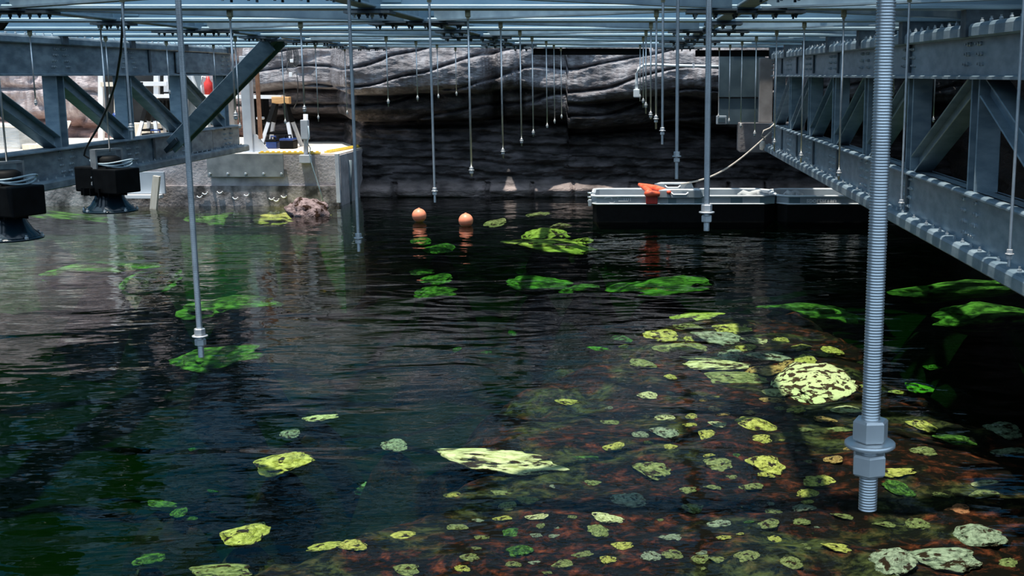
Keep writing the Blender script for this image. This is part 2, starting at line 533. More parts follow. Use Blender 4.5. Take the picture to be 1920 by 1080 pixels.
def build_cliff():
    xs = [-5.9 + 11.6 * i / 430 for i in range(431)]
    zs = []
    for (a, _), (b, _) in zip(CLIFF_PROF, CLIFF_PROF[1:]):
        k = max(2, int((b - a) / 0.018)) if a > -0.1 and b < 2.7 else 6
        zs += [a + (b - a) * q / k for q in range(k)]
    zs.append(CLIFF_PROF[-1][0])
    vv = []
    for x in xs:
        # the base steps back behind the concrete platform
        back = 17.35 + 1.5 * max(0, min(1, (-3.95 - x) / 0.6)) - 0.25 * max(0, min(1, (x - 2.2) / 1.5))
        w1 = 0.10 * fbm(x * 0.55, 1.3, 0.2, 3) + 0.03 * math.sin(x * 2.3)
        if x > -0.9:
            w1 += -0.16
        crack = math.exp(-((x + 1.93) / 0.11) ** 2) * 0.45 + math.exp(-((x + 1.55) / 0.05) ** 2) * 0.12
        gap = 1 - 0.8 * math.exp(-((x + 0.85) / 0.55) ** 2)
        for z in zs:
            k = max(0, min(1, (z - 0.3) / 0.9))
            zz = z + w1 * k
            zt = z + 0.06 * (x + 2) * max(0, min(1, (z - 1.55) / 0.3)) * 0
            off = lerp_prof(CLIFF_PROF, z)
            if z > 1.0:
                off = off * gap if off < 0 else off
            nz_ = 0.0
            if z < 1.1:     # thin slanting strata
                s = fbm(x * 0.9, zz * 5.5 + x * 0.25, 2.0, 5)
                q = (zz * 7 + 0.8 * fbm(x * 0.5, zz, 5.0, 3) + x * 0.22) % 1.0
                nz_ = 0.10 * s + 0.055 * (q - 0.5) + 0.03 * fbm(x * 5, zz * 9, 4.0, 3)
                if 0 <= z < 0.2:
                    cell = (x * 1.4 + 0.5 * fbm(x * 0.7, 0, 9.0, 2)) % 1.0
                    nz_ = nz_ * 0.4 + (0.10 if cell < 0.08 else 0)
            else:           # rounded slabs with long sloping cracks
                ph = zz * 3.2 - 0.42 * x + 0.55 * fbm(x * 0.45, zz * 0.8, 7.0, 3)
                q = ph % 1.0
                nz_ = 0.12 * fbm(x * 0.8, zz * 1.9, 2.2, 5) + 0.02 * fbm(x * 6, zz * 8, 1.0, 3)
                nz_ += 0.13 * math.exp(-((q - 0.08) / 0.05) ** 2) - 0.05 * q
                nz_ += crack
            vv.append((x, back + off + nz_, zz))
    m = len(zs)
    ff = [(i * m + j, (i + 1) * m + j, (i + 1) * m + j + 1, i * m + j + 1) for i in range(len(xs) - 1) for j in range(m - 1)]
    mt = rock_wall_material('cliff_rock', (0.12, 0.118, 0.132), (0.33, 0.325, 0.35), (0.009, 0.008, 0.009), (0.115, 0.100, 0.106), 1.30, 1.62, (0.40, 0.32, 0.30))  # dark tones: wet stone plus the overhang's shade put into the colour
    structure(MB().add(vv, ff, True).build('wall_back', mt))

build_cliff()

def rock_sheet(name, p0, p1, z0, z1, nx, nz, amp, mt, lean=0.1, seed=0.0):
    p0, p1 = Vector((*p0, 0)), Vector((*p1, 0))
    d = p1 - p0; L = d.length; nrm = Vector((d.y, -d.x, 0)).normalized()
    vv = []
    for i in range(nx + 1):
        for j in range(nz + 1):
            u = L * i / nx; z = z0 + (z1 - z0) * j / nz
            q = (z * 1.7 + 0.12 * u + 0.3 * fbm(u * 0.6, z, seed + 3, 3)) % 1.0
            r = (u * 0.55 + 0.4 * math.floor(z * 1.7) + 0.2 * fbm(u, z * 2, seed + 6, 2)) % 1.0
            o = amp * fbm(u * 0.8, z * 1.4, seed, 5) - 0.16 * math.exp(-((q - 0.05) / 0.05) ** 2) - 0.10 * math.exp(-((r - 0.05) / 0.03) ** 2)
            pt = p0 + d * (i / nx) + nrm * (o - lean * (z - z0))
            vv.append((pt.x, pt.y, z))
    m = nz + 1
    ff = [(i * m + j, (i + 1) * m + j, (i + 1) * m + j + 1, i * m + j + 1) for i in range(nx) for j in range(nz)]
    return structure(MB().add(vv, ff, True).build(name, mt))

mt_left = rock_wall_material('pinkish_rock', (0.30, 0.26, 0.27), (0.52, 0.46, 0.47), (0.10, 0.055, 0.05), (0.24, 0.15, 0.14), 0.95, 1.25)
rock_sheet('wall_left', (-14.0, 19.6), (-5.3, 20.6), 0.4, 4.0, 170, 90, 0.22, mt_left, 0.08, 11.0)
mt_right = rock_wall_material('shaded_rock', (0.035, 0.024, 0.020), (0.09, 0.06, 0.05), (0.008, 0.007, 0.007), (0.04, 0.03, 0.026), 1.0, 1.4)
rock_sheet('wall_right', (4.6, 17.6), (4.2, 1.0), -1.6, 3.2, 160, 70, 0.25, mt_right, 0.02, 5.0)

# ------------------------------------------------------------------ roof steel: beams, girders, braces, added shade boards
BZ = 2.085                                   # underside of the beams
KY = [0.60, 2.0] + [3.48 + 1.48 * k for k in range(9)]
ORD = ['first', 'second', 'third', 'fourth', 'fifth', 'sixth', 'seventh', 'eighth', 'ninth', 'tenth', 'eleventh']

for k, y in enumerate(KY):
    r = empty('cross_beam', (-1.6, y, BZ))
    mb = MB().prism([(-.07, .006), (-.062, 0), (.062, 0), (.07, .006), (.07, .020), (.062, .026), (-.062, .026), (-.07, .020)], (-7.2, y, BZ), (3.6, y, BZ), Vector((0, 1, 0)), Vector((0, 0, 1)))
    part(mb, 'bottom_flange', M_BEAM, r)
    part(MB().box((-1.8, y, BZ + .16), (10.8, .012, .27)), 'web', M_BEAM, r)
    part(MB().box((-1.8, y, BZ + .305), (10.8, .14, .02)), 'top_flange', M_BEAM, r)
    if k >= 4:
        for gx in (-3.35, -1.37, 0.61, 2.59):
            s_ = MB().box((gx + .12, y - .012, BZ + .15), (.10, .014, .22))
            part(s_, 'web_stiffener', M_BEAM, r)
    n_ = len(KY)
    lab = 'blue-grey full-width steel cross beam of the roof, ' + (
        'closest one to the rock cliff' if k == n_ - 1 else ORD[n_ - 1 - k] + ' back from the rock cliff')
    tag(r, lab, 'beam', 'blue-grey cross beams under the deck')

GX = [-3.35, -1.37, 0.61, 2.59]
GNAME = ['above the concrete platform edge', 'above the two orange buoys', 'above the grey boat', 'behind the truss beside the boat']
hexbolt = MB().lathe([(.011, 0), (.011, .010), (.009, .013)], n=6, smooth=False).lathe([(.006, .013), (.006, .024)], n=6, smooth=False).mesh('bolt', M_BOLT)
hexbolt_dark = hexbolt.copy(); hexbolt_dark.materials[0] = M_PLATE

def bolt_at(root, p, rot=None, me=None):
    o = bpy.data.objects.new('bolt', me or hexbolt)
    COL.objects.link(o)
    o.parent = root
    o.location = Vector(p) - Vector(root.location)
    if rot is not None:
        o.rotation_euler = rot
    return o

for gi, gx in enumerate(GX):
    r = empty('bridge_girder', (gx, 9.0, BZ))
    for i in range(3, len(KY) - 1):
        y0, y1 = KY[i] + .02, KY[i + 1] - .02
        part(MB().ibeam((gx, y0, BZ + .11), (gx, y1, BZ + .11), .10, .20, .016, .01), 'girder_segment', M_BRACE, r)
    n_b = 0
    for i in range(3, len(KY)):
        y = KY[i]
        node = (i % 2 == 0) if gi in (0, 2) else (i % 2 == 1)
        w = .62 if node else .24
        pl = part(MB().box((gx, y, BZ - .012), (w, .17, .014)), 'splice_plate', M_PLATE, r)
        bx_ = [gx + (q - (5 if node else 2) / 2) * (.105 if node else .07) for q in range(6 if node else 3)]
        for b in bx_:
            for dy in (-.055, .055):
                if n_b < 100:
                    bolt_at(r, (b, y + dy, BZ - .019), (math.pi, 0, 0), hexbolt_dark if (n_b % 3) else hexbolt)
                    n_b += 1
    tag(r, 'dark lengthwise steel girder with bolted splice plates ' + GNAME[gi], 'girder', 'lengthwise girders under the deck')

def brace_label(a, b, i):
    return 'thin diagonal steel brace ' + a + ', ' + b

bcount = 0
for gi in range(3):
    for i in range(3, len(KY) - 1):
        even = (i % 2 == 0)
        xa, xb = GX[gi], GX[gi + 1]
        a_node_first = even if gi in (0, 2) else not even
        # zigzag from the nodes of one girder to the nodes of the next
        y0, y1 = KY[i], KY[i + 1]
        p0, p1 = ((xa, y0), (xb, y1)) if a_node_first else ((xb, y0), (xa, y1))
        mb = MB()
        a, b = Vector((*p0, BZ + .008)), Vector((*p1, BZ + .008))
        d = (b - a).normalized()
        a, b = a + d * .12, b - d * .12
        mb.bar(a, b, .065, .010)
        mb.bar(a + Vector((0, 0, .032)) + d.cross(Vector((0, 0, 1))) * .028, b + Vector((0, 0, .032)) + d.cross(Vector((0, 0, 1))) * .028, .010, .06)
        r = empty('diagonal_brace', (a + b) / 2)
        part(mb, 'angle_bar', M_BRACE, r)
        for e_, s_ in ((a, 1), (b, -1)):
            part(MB().box(e_ + d * s_ * .04 - Vector((0, 0, .012)), (.15, .12, .010)), 'end_plate', M_PLATE, r)
        bay = ['between the platform-edge girder and the buoy girder', 'between the buoy girder and the boat girder', 'between the boat girder and the truss'][gi]
        tag(r, 'thin diagonal steel brace ' + bay + ', ' + ORD[len(KY) - 2 - i] + ' from the cliff', 'brace', 'diagonal braces under the deck')

# unseen boards added over the beams; their openings shape the sun patches
def build_shade_boards():
    mb = MB()
    for x0, x1, y0, y1 in SHADE_BOARDS:
        n_ = max(1, int((x1 - x0) / .2))
        for i in range(n_):
            w = (x1 - x0) / n_
            mb.box((x0 + w * (i + .5), (y0 + y1) / 2, BZ + .345), (w - .006, y1 - y0, .04))
    # slats added above the boat-side truss to stripe the sunlight on it
    y = 1.5
    while y < 16.5:
        mb.box((1.72, y, BZ + .345), (.74, .16, .04))
        y += .16 + (.10, .22, .14, .30)[int(y * 7) % 4]
    structure(mb.build('added_shade_boards', M_SHADE_BOARD))

SHADE_BOARDS = [(2.1, 4.8, 1.5, 9.7), (2.1, 4.8, 11.3, 13.2), (3.5, 4.8, 13.2, 15.6), (2.1, 4.8, 15.6, 18.5), (-7.0, 1.3, 0.1, 1.3), (-7.0, 0.5, 2.7, 3.6)]
build_shade_boards()

# ------------------------------------------------------------------ trusses
def truss(name, X, sgn, z, mtl, y0, y1, mid, label, lows, extra_plate=None):
    """X: face of the lip that looks at the water; sgn: +1 when the steel runs on to +X of that face. z: heights"""
    zu0, zu1, zl0, zl1 = z
    r = empty(name, (X + sgn * .14, (y0 + y1) / 2, zl0))
    c = X + sgn * .14
    UPY, SX = Vector((0, 0, 1)), Vector((1, 0, 0))
    def lip(zc0, zc1, hw):
        ch = .022
        return [(-hw, zc0 + ch * .4), (-hw + ch * .4, zc0), (hw - ch * .4, zc0), (hw, zc0 + ch * .4), (hw, zc1 - ch), (hw - ch * .35, zc1 - ch * .3), (hw - ch, zc1), (-hw + ch, zc1), (-hw + ch * .35, zc1 - ch * .3), (-hw, zc1 - ch)]
    yu = y1 - .35
    up = MB()
    up.prism(lip(zu1 - .075, zu1, .13), (c, y0, 0), (c, yu, 0), SX, UPY)
    up.prism(lip(zu0, zu0 + .016, .12), (c, y0, 0), (c, yu, 0), SX, UPY)
    up.prism([(-.075, zu0), (-.06, zu0), (-.06, zu1 - .05), (-.075, zu1 - .05)], (c, y0, 0), (c, yu, 0), SX, UPY)
    up.prism([(.06, zu0), (.075, zu0), (.075, zu1 - .05), (.06, zu1 - .05)], (c, y0, 0), (c, yu, 0), SX, UPY)
    part(up, 'upper_chord', mtl, r)
    lo = MB()
    lo.prism(lip(zl0, zl0 + .085, .14), (c, y0, 0), (c, y1, 0), SX, UPY)
    lo.prism(lip(zl1 - .022, zl1, .10), (c, y0, 0), (c, y1 - .12, 0), SX, UPY)
    lo.prism([(-.055, zl0 + .06), (-.040, zl0 + .06), (-.040, zl1), (-.055, zl1)], (c, y0, 0), (c, y1 - .12, 0), SX, UPY)
    lo.prism([(.040, zl0 + .06), (.055, zl0 + .06), (.055, zl1), (.040, zl1)], (c, y0, 0), (c, y1 - .12, 0), SX, UPY)
    part(lo, 'lower_chord', mtl, r)
    nodes = [y for y in KY if y0 < y < y1 + .3]
    for i, y in enumerate(nodes):
        yy = min(y, y1 - .22)
        part(MB().ibeam((c, yy, zl1), (c, yy, zu0), .13, .15, .014, .012, Vector((0, 1, 0))), 'vertical_post', M_TRUSS, r)
        if i + 1 < len(nodes):
            ya, yb = yy, min(nodes[i + 1], y1 - .22)
            far_low = ya >= mid
            a = Vector((c, ya if far_low else yb, zu0)); b = Vector((c, yb if far_low else ya, zl1))
            d = (b - a).normalized()
            part(MB().ibeam(a + d * .10, b - d * .10, .12, .13, .012, .012, Vector((0, 1, 0))), 'diagonal_member', M_TRUSS, r)
        part(MB().box((c, y, (zu1 + BZ) / 2 - .035), (.29, .11, max(.05, BZ - zu1 + .07))), 'beam_seat', M_PLATE, r)
    for y in lows:
        part(MB().box((c - sgn * .065, y, (zl0 + zl1) / 2 + .04), (.014, .05, zl1 - zl0 - .11)), 'stiffener', M_PLATE, r)
        part(MB().box((c - sgn * .085, y, (zu0 + zu1) / 2 - .02), (.014, .05, zu1 - zu0 - .10)), 'stiffener', M_PLATE, r)
    # bolts on webs and lips
    pts = []
    rotw = (0, -sgn * math.pi / 2, 0)
    for y in nodes:
        for q in range(4):
            for s_ in (-1, 1):
                for e_ in (0, 1):
                    dy = s_ * (.05 + .022 * q + .045 * e_)
                    pts.append(((c - sgn * .075, y + dy, zu0 + .23 - q * .052), rotw))
                    if e_ == 0 or q < 3:
                        pts.append(((c - sgn * .055, y + dy, zl0 + .13 + q * .06), rotw))
    t = y0 + .05
    while t < y1 - .1:
        pts.append(((c - sgn * .10, t, zl0 + .085), (0, 0, 0)))
        pts.append(((c - sgn * .10, t, zu1), (0, 0, 0)))
        t += .16
    def seen(p):
        dx = Vector(p[0]) - Vector((0, 0, EYE))
        fx = dx.x / dx.y * FPX + CX if dx.y > .3 else -999
        return (0 if -20 < fx < 1940 else 1, dx.length)
    pts.sort(key=seen)
    big = hexbolt.copy(); big.materials[0] = M_BOLT
    for p, ro in pts[:100]:
        o = bolt_at(r, p, ro, big)
    rest = MB()
    for p, ro in pts[100:]:
        e_ = Euler(ro).to_matrix()
        o0 = len(rest.v)
        vv = [Vector(p) + e_ @ v.co for v in hexbolt.vertices]
        rest.add(vv, [tuple(q.vertices) for q in hexbolt.polygons])
    if pts[100:]:
        tag(part(rest, 'bolts', M_BOLT, r), kind='stuff')
    tag(r, label, 'truss')
    return r

EYE_ = EYE
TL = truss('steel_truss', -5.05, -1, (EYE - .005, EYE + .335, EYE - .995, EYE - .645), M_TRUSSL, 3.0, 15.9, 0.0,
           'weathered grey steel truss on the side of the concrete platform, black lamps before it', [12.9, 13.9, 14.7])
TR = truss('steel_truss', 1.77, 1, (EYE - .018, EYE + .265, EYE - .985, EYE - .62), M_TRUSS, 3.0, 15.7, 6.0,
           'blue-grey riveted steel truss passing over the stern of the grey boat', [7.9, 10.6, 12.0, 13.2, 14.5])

# splice plate on the far end of the platform-side truss, with its grid of bolts
def splice(root, c, n0, n1, y0, y1, z0, z1):
    p = part(MB().box((c, (y0 + y1) / 2, (z0 + z1) / 2), (.014, y1 - y0, z1 - z0)), 'splice_plate', M_TRUSSL, root)
splice(TL, -5.105, 6, 4, 13.95, 14.65, EYE - .90, EYE - .67)
splice(TL, -5.085, 6, 4, 13.6, 14.7, EYE + .02, EYE + .25)

# leaning strut
r = empty('leaning_strut', at(335, 268, 13.2))
a, b = at(330, 270, 13.1), at(516, 76, 11.4)
mb = MB().ibeam(a, b, .16, .15, .014, .012, Vector((0, 1, 0)))
part(mb, 'strut', M_TRUSS, r)
d = (b - a).normalized()
part(MB().bar(a - d * .12, a + d * .22, .05, .19, Vector((0, 1, 0))), 'foot_plate', M_PLATE, r)
part(MB().box(b + Vector((0, 0, .0)), (.26, .2, .02)), 'head_plate', M_PLATE, r)
tag(r, 'long slanting steel strut from the roof steel down to the weathered truss', 'strut')

# black gusset at the frame's upper edge
g0 = [at(-60, -30, 8.2), at(27, 24, 8.2), at(4, 56, 8.2), at(-60, 66, 8.2)]
mb = MB(); mb.add([p + Vector((0, dy, 0)) for dy in (-.02, .02) for p in g0], [(0, 1, 2, 3), (7, 6, 5, 4), (0, 4, 5, 1), (1, 5, 6, 2), (2, 6, 7, 3), (3, 7, 4, 0)])
tag(mb.build('gusset_plate', M_BLACK), 'black steel gusset plate hanging under the roof beams over the weathered truss', 'plate')

# black header plates by the cliff
for (xa, xb, ya, yb, lb) in ((1000, 1217, 91, 103, 'long black header plate above the orange-free rock, beside the white conduit'), (1304, 1500, 94, 106, 'black header plate over the blue steel sheet and its pillar')):
    p, q = at(xa, ya, 15.43), at(xb, yb, 15.43)
    mb = MB().cbox(((p.x + q.x) / 2, 15.43, (p.z + q.z) / 2), (q.x - p.x, .12, p.z - q.z), .008)
    lb = lb.replace('above the orange-free rock, ', 'before the rock cliff, ')
    tag(mb.build('header_plate', M_BLACK), lb, 'plate', 'black header plates')

# ------------------------------------------------------------------ threaded rods
def rod_thread(z0, z1, r, pitch, n):
    prof = []
    z = z0
    prof.append((r * .86, z0))
    while z < z1:
        prof += [(r, z + pitch * .38), (r, z + pitch * .62), (r * .86, z + pitch)]
        z += pitch
    return MB().lathe(prof, n=n)

NUT = MB().lathe([(.0080, 0), (.0094, .0012), (.0094, .0078), (.0080, .009)], n=6, smooth=False).mesh('nut', M_ROD0)
NUT_BIG = MB().lathe([(.0084, 0), (.0094, .0011), (.0094, .0103), (.0084, .0115)], n=6, smooth=False).mesh('nut', M_ROD0)
WASH = MB().lathe([(.0125, 0), (.0132, .0006), (.0132, .0022), (.0125, .0028)], n=40).mesh('washer', M_ROD0)
CLAMP = MB().cbox((0, 0, -.018), (.026, .034, .036), .004).box((0, 0, -.040), (.016, .016, .012)).mesh('beam_clamp', M_CLAMP)

ROWS = {
    'A': 'in the row before the white conduit',
    'B': 'in the row over the buoys',
    'C': 'in the row near the platform corner',
    'D': 'in the row of black lamps',
    'E': 'in the row along the weathered truss',
    'F': 'behind the weathered truss',
    'G': 'in the row along the boat-side truss',
    'H': 'behind the boat-side truss',
}
RODS = [
    ('A', 1631, 0, 832, 956), ('A', 1325, 1, 398, 433), ('A', 1269, 2, 293, 336), ('A', 1242, 3, 245, 271), ('A', 1230, 4, 223, 242), ('A', 1220, 5, 215, 223), ('A', 1211, 6, 197, 213), ('A', 1206, 7, 189, 202), ('A', 1200, 9, 181, 190),
    ('B', 375, 1, 630, 670), ('B', 672, 2, 446, 472), ('B', 815, 3, 358, 380), ('B', 884, 4, 319, 331), ('B', 943, 5, 284, 297), ('B', 978, 6, 264, 274), ('B', 1000, 7, 248, 256), ('B', 1026, 8, 236, 240), ('B', 1040, 9, 227, 232), ('B', 1053, 10, 218, 223),
    ('C', 246, 3, 238, 262), ('C', 442, 4, 217, 225), ('C', 571, 5, 204, 214), ('C', 728, 7, 190, 200), ('C', 783, 8, 183, 190), ('C', 822, 9, 180, 185), ('C', 856, 10, 175, 180),
    ('D', 205, 5, 272, 284), ('D', 12, 4, 296, 308), ('D', 450, 7, 236, 241), ('D', 535, 8, 228, 233), ('D', 597, 9, 220, 228), ('D', 651, 10, 211, 216),
    ('E', 67, 6, 192, 198), ('E', 206, 7, 182, 190), ('E', 318, 8, 172, 178), ('E', 405, 9, 168, 174),
    ('F', 90, 8, 218, 224),
    ('G', 1893, 2, 476, 500), ('G', 1690, 3, 380, 393), ('G', 1573, 4, 324, 337), ('G', 1502, 5, 291, 305), ('G', 1452, 6, 266, 284), ('G', 1415, 7, 250, 256), ('G', 1389, 8, 235, 240), ('G', 1367, 9, 226, 232), ('G', 1347, 10, 217, 222),
    ('H', 1741, 6, 198, 207), ('H', 1750, 7, 224, 230), ('H', 1675, 8, 176, 182), ('H', 1892, 5, 174, 181),
]
shaft_cache = {}
row_n = {}
for row, px, k, yn, ye in RODS:
    row_n[row] = row_n.get(row, 0) + 1
row_i = {}
for row, px, k, yn, ye in RODS:
    Y = KY[k]
    pn, pe = at(px, yn, Y), at(px, ye, Y)
    x = pn.x
    r = empty('threaded_rod', (x, Y, BZ))
    ztop, zn, zb = -.03, pn.z - BZ, pe.z - BZ
    rad = .0049 if k == 0 else (.0052 if k < 4 else .0056)
    if k <= 3:
        pitch, n = ((.0015, 20), (.0020, 14), (.0030, 10), (.0045, 8))[k]
        mb = rod_thread(zb, ztop, rad, pitch, n)
    else:
        mb = MB().lathe([(rad, zb), (rad, ztop)], n=8)
    o = mb.build('shaft', M_ROD, r)
    c_ = obj('beam_clamp', CLAMP, r)
    small = 1.0 if k > 0 else .94
    if row != 'D' or k not in (4, 5):
        w = obj('washer', WASH, r); w.location = (0, 0, zn - .0014)
        a_ = obj('nut', NUT_BIG, r); a_.location = (0, 0, zn + .002)
        b_ = obj('nut', NUT_BIG, r); b_.location = (0, 0, zn - .0165)
        b_.rotation_euler = (0, 0, .35)
        a_.rotation_euler = (0, 0, .1)
        if k > 3:
            for q in (w, a_, b_):
                q.scale = (1.15, 1.15, 1.25)
            b_.location.z = zn - .0185
    i = row_i.get(row, 0); row_i[row] = i + 1
    N = row_n[row]
    pos = 'only one' if N == 1 else ('first from the camera' if i == 0 else ('last before the cliff' if i == N - 1 else ORD[i] + ' from the camera'))
    if row == 'D':
        pos = {5: 'holding the whole lamp', 4: 'holding the cut-off lamp', 7: 'beside the slanting strut', 8: 'over the wood-topped sawhorse', 9: 'next to last before the cliff', 10: 'last before the cliff'}[k]
    tag(r, 'zinc threaded rod ' + ROWS[row] + ', ' + pos, 'rod', 'threaded hanger rods')

# ------------------------------------------------------------------ concrete platform with what stands on it
PZ = 0.69
mb = MB()
PX1 = -3.9
mb.box(((-14 + PX1) / 2, 18.6, PZ / 2 - .8), (PX1 + 14, 5.0, PZ + 1.58))
plat = mb.build('ground', M_CONC)
structure(plat); plat['label'] = 'concrete platform with pitted wet face beside the pool'
mb = MB().box(((-14 + PX1) / 2, 18.62, PZ - .006), (PX1 + 14 - .03, 4.96, .03))
structure(mb.build('floor_platform', M_DECKTOP))
# wet, pitted foot of the wall
mb = MB().box(((-14 + PX1) / 2, 16.09, .06), (PX1 + 14 - .02, .04, .42))
structure(mb.build('baseboard_front', M_CONCD))

# yellow dotted nosing strips along the platform edge
def strip(name, p0, p1, lab):
    r = empty(name, p0)
    p0, p1 = Vector(p0), Vector(p1)
    part(MB().bar(p0, p1, .08, .02), 'strip', M_YELLOW, r)
    n_ = int((p1 - p0).length / .07)
    kn = MB()
    for i in range(n_):
        kn.cbox(p0 + (p1 - p0) * ((i + .5) / n_) + Vector((0, 0, .016)), (.035, .035, .02), .005)
    part(kn, 'stud_pattern', M_YELLOW, r)
    tag(r, lab, 'edging')
strip('edge_strip', (-5.0, 16.16, PZ + .02), (-4.18, 16.16, PZ + .02), 'yellow studded edge strip along the front of the concrete platform')
strip('edge_strip', (-4.12, 16.3, PZ + .02), (-3.96, 17.9, PZ + .02), 'yellow studded edge strip along the water-side end of the platform')

# bolted steel plate on the wall
r = empty('wall_plate', at(460, 332, 16.06))
a, b = at(387, 288, 16.06), at(533, 332, 16.06)
part(MB().cbox(((a.x + b.x) / 2, 16.06, (a.z + b.z) / 2), (b.x - a.x, .03, a.z - b.z), .006), 'plate', M_COLUMN if False else mat('dull_plate', (0.20, 0.22, 0.23), (0.33, 0.35, 0.36), 6, .5, .2), r)
for q in range(5):
    p = at(394 + q * 33.5, 326, 16.045)
    o = bolt_at(r, p, (math.pi / 2, 0, 0)); o.scale = (1.8, 1.8, 1.6)
tag(r, 'grey steel plate with a row of bolts fixed to the concrete platform wall', 'plate')

# vertical drain pipe and corner guard at the platform corner
a, b = at(634, 288, 16.04), at(634, 380, 16.04)
tag(MB().cbox(((a.x + b.x) / 2, 16.03, (a.z + b.z) / 2), (.055, .05, a.z - b.z), .006).build('corner_guard', M_COLUMN), 'upright grey steel corner guard on the platform wall end', 'guard')
mb = MB().tube([at(655, 300, 16.6), at(655, 345, 16.6), at(655, 382, 16.6)], .035, 10)
tag(mb.build('drain_pipe', mat('pipe_grey', (0.10, 0.14, 0.16), (0.18, 0.22, 0.25), 6, .5)), 'dark grey upright drain pipe just past the platform corner', 'pipe')

# pale panel, ledge, timber post, and a white post added for its reflection
a, b = at(236, 322, 15.98), at(311, 363, 15.98)
tag(MB().cbox(((a.x + b.x) / 2, 15.98, (a.z + b.z) / 2), (b.x - a.x, .04, a.z - b.z), .005).build('wall_panel', mat('pale_blue_panel', (0.36, 0.41, 0.46), (0.44, 0.49, 0.54), 3, .5)), 'pale blue-grey flat panel under the weathered truss beside the timber post', 'panel')
a, b = at(236, 365, 15.9), at(302, 372, 15.9)
tag(MB().cbox(((a.x + b.x) / 2, 15.93, (a.z + b.z) / 2), (b.x - a.x, .14, a.z - b.z), .006).build('ledge_board', M_WHITE), 'white ledge board below the pale panel', 'board')
for (xa, ya, xb, yb, m_, lb) in ((294, 330, 288, 392, M_TIMBER, 'pale timber post standing in the water under the truss end'), (208, 330, 206, 398, M_WHITE, 'white post added behind the black lamp to give a white reflection')):
    a, b = at(xa, ya, 15.75), at(xb, yb, 15.75)
    tag(MB().bar(a, b, .085, .06, Vector((0, 1, 0))).build('water_post', m_), lb, 'post')
# old barnacle rings: shells on the wall
SH = MB()
for k in range(7):
    pass
shell = MB()
ring = [Vector((math.cos(t) * .035, 0, math.sin(t) * .032)) for t in [math.pi * (1.05 + .9 * i / 10) for i in range(11)]]
shell_me = shell.tube(ring, .009, 6).mesh('shell', M_WHITE)
for i, (px_, py_) in enumerate(((374, 366), (384, 360), (441, 369), (462, 363), (412, 358), (509, 370), (518, 373), (532, 366))):
    o = obj('limpet_shell', shell_me)
    o.location = at(px_, py_, 16.05)
    o.rotation_euler = (0, random.uniform(-.3, .3), 0)
    tag(o, 'small white crescent shell stuck on the wet concrete platform wall', 'shell', 'shells on the platform wall')

# column with gusset
r = empty('column_support', at(465, 290, 16.35))
a, b = at(449, 105, 16.35), at(476, 288, 16.35)
part(MB().cbox(((a.x + b.x) / 2, 16.4, (a.z + PZ) / 2), (b.x - a.x, .17, a.z - PZ), .01), 'shaft', M_COLUMN, r)
a2 = at(479, 105, 16.33)
part(MB().box((a2.x + .0, 16.36, (a.z + PZ + .2) / 2), (.045, .05, a.z - PZ - .2), ), 'rusty_edge', M_RUST, r)
g = [at(476, 252, 16.36), at(481, 252, 16.36), at(507, 286, 16.36), at(476, 286, 16.36)]
part(MB().add([p + Vector((0, dy, 0)) for dy in (-.02, .02) for p in g], [(0, 1, 2, 3), (7, 6, 5, 4), (0, 4, 5, 1), (1, 5, 6, 2), (2, 6, 7, 3), (3, 7, 4, 0)]), 'gusset', M_COLUMN, r)
part(MB().box((at(463, 288, 16.35).x, 16.4, PZ + .012), (.5, .3, .02)), 'base_plate', M_COLUMN, r)
tag(r, 'pale grey steel column with triangular foot gusset on the concrete platform', 'column')
# tapered grey post nearby
a, b = at(432, 150, 16.8), at(436, 288, 16.8)
tag(MB().cbox(((a.x + b.x) / 2, 16.8, (a.z + PZ) / 2), (.12, .12, a.z - PZ), .01).build('timber_post', M_RUST if False else mat('grey_wood', (0.20, 0.18, 0.17), (0.32, 0.29, 0.27), 10, .8, 0, 0, None, (4, 4, .5))), 'weathered grey-brown post behind the end of the weathered truss', 'post')

# pole with box
r = empty('service_pole', at(573, 290, 16.1))
a, b = at(573, 214, 16.1), at(574, 292, 16.1)
part(MB().tube([a, b], .032, 12), 'pole', M_COLUMN, r)
p = at(572, 243, 16.08)
part(MB().cbox((p.x, 16.08, p.z), (.10, .09, .26), .01), 'switch_box', M_COLUMN, r)
part(MB().cbox((at(573, 298, 16.05).x, 16.05, at(573, 298, 16.05).z), (.15, .10, .11), .008), 'foot_bracket', M_COLUMN, r)
pts = [at(578, 236, 16.03), at(580, 255, 16.02), at(576, 268, 16.0), at(582, 278, 16.03), at(580, 292, 16.0), at(588, 320, 16.02), at(598, 350, 16.03), at(606, 378, 16.03)]
part(MB().tube(pts, .008, 6), 'cable', M_CABLEG, r)
tag(r, 'grey upright service pole with box and cable on the platform front edge', 'pole')

# sawhorses, plank and machine
def sawhorse(px0, px1, ytop, yfeet, Y, lab):
    a, b = at(px0, ytop, Y), at(px1, yfeet, Y)
    cx, w = (a.x + b.x) / 2, (b.x - a.x)
    r = empty('sawhorse', (cx, Y, PZ))
    zt = a.z
    part(MB().cbox((cx + w * .12, Y, zt), (w * .50, .12, .10), .01), 'top_rail', M_OAK, r)
    for sx in (-1, 1):
        for sy in (-1, 1):
            top = Vector((cx + w * .08 + sx * w * .14, Y + sy * .04, zt - .05))
            bot = Vector((cx + w * .05 + sx * w * .46, Y + sy * .24, PZ + .012))
            mid = top.lerp(bot, .42)
            lg = part(MB().bar(top, mid, .06, .05, Vector((0, 1, 0))), 'leg', M_BLACK, r)
            ft = MB().bar(mid, bot, .05, .04, Vector((0, 1, 0)))
            f_ = ft.build('leg_extension', M_COLUMN, lg); f_.location = (0, 0, 0)
    part(MB().box((cx + w * .05, Y, PZ + .22), (w * .62, .34, .03)), 'tray', M_BLACK, r)
    tag(r, lab, 'sawhorse', 'sawhorses on the platform')
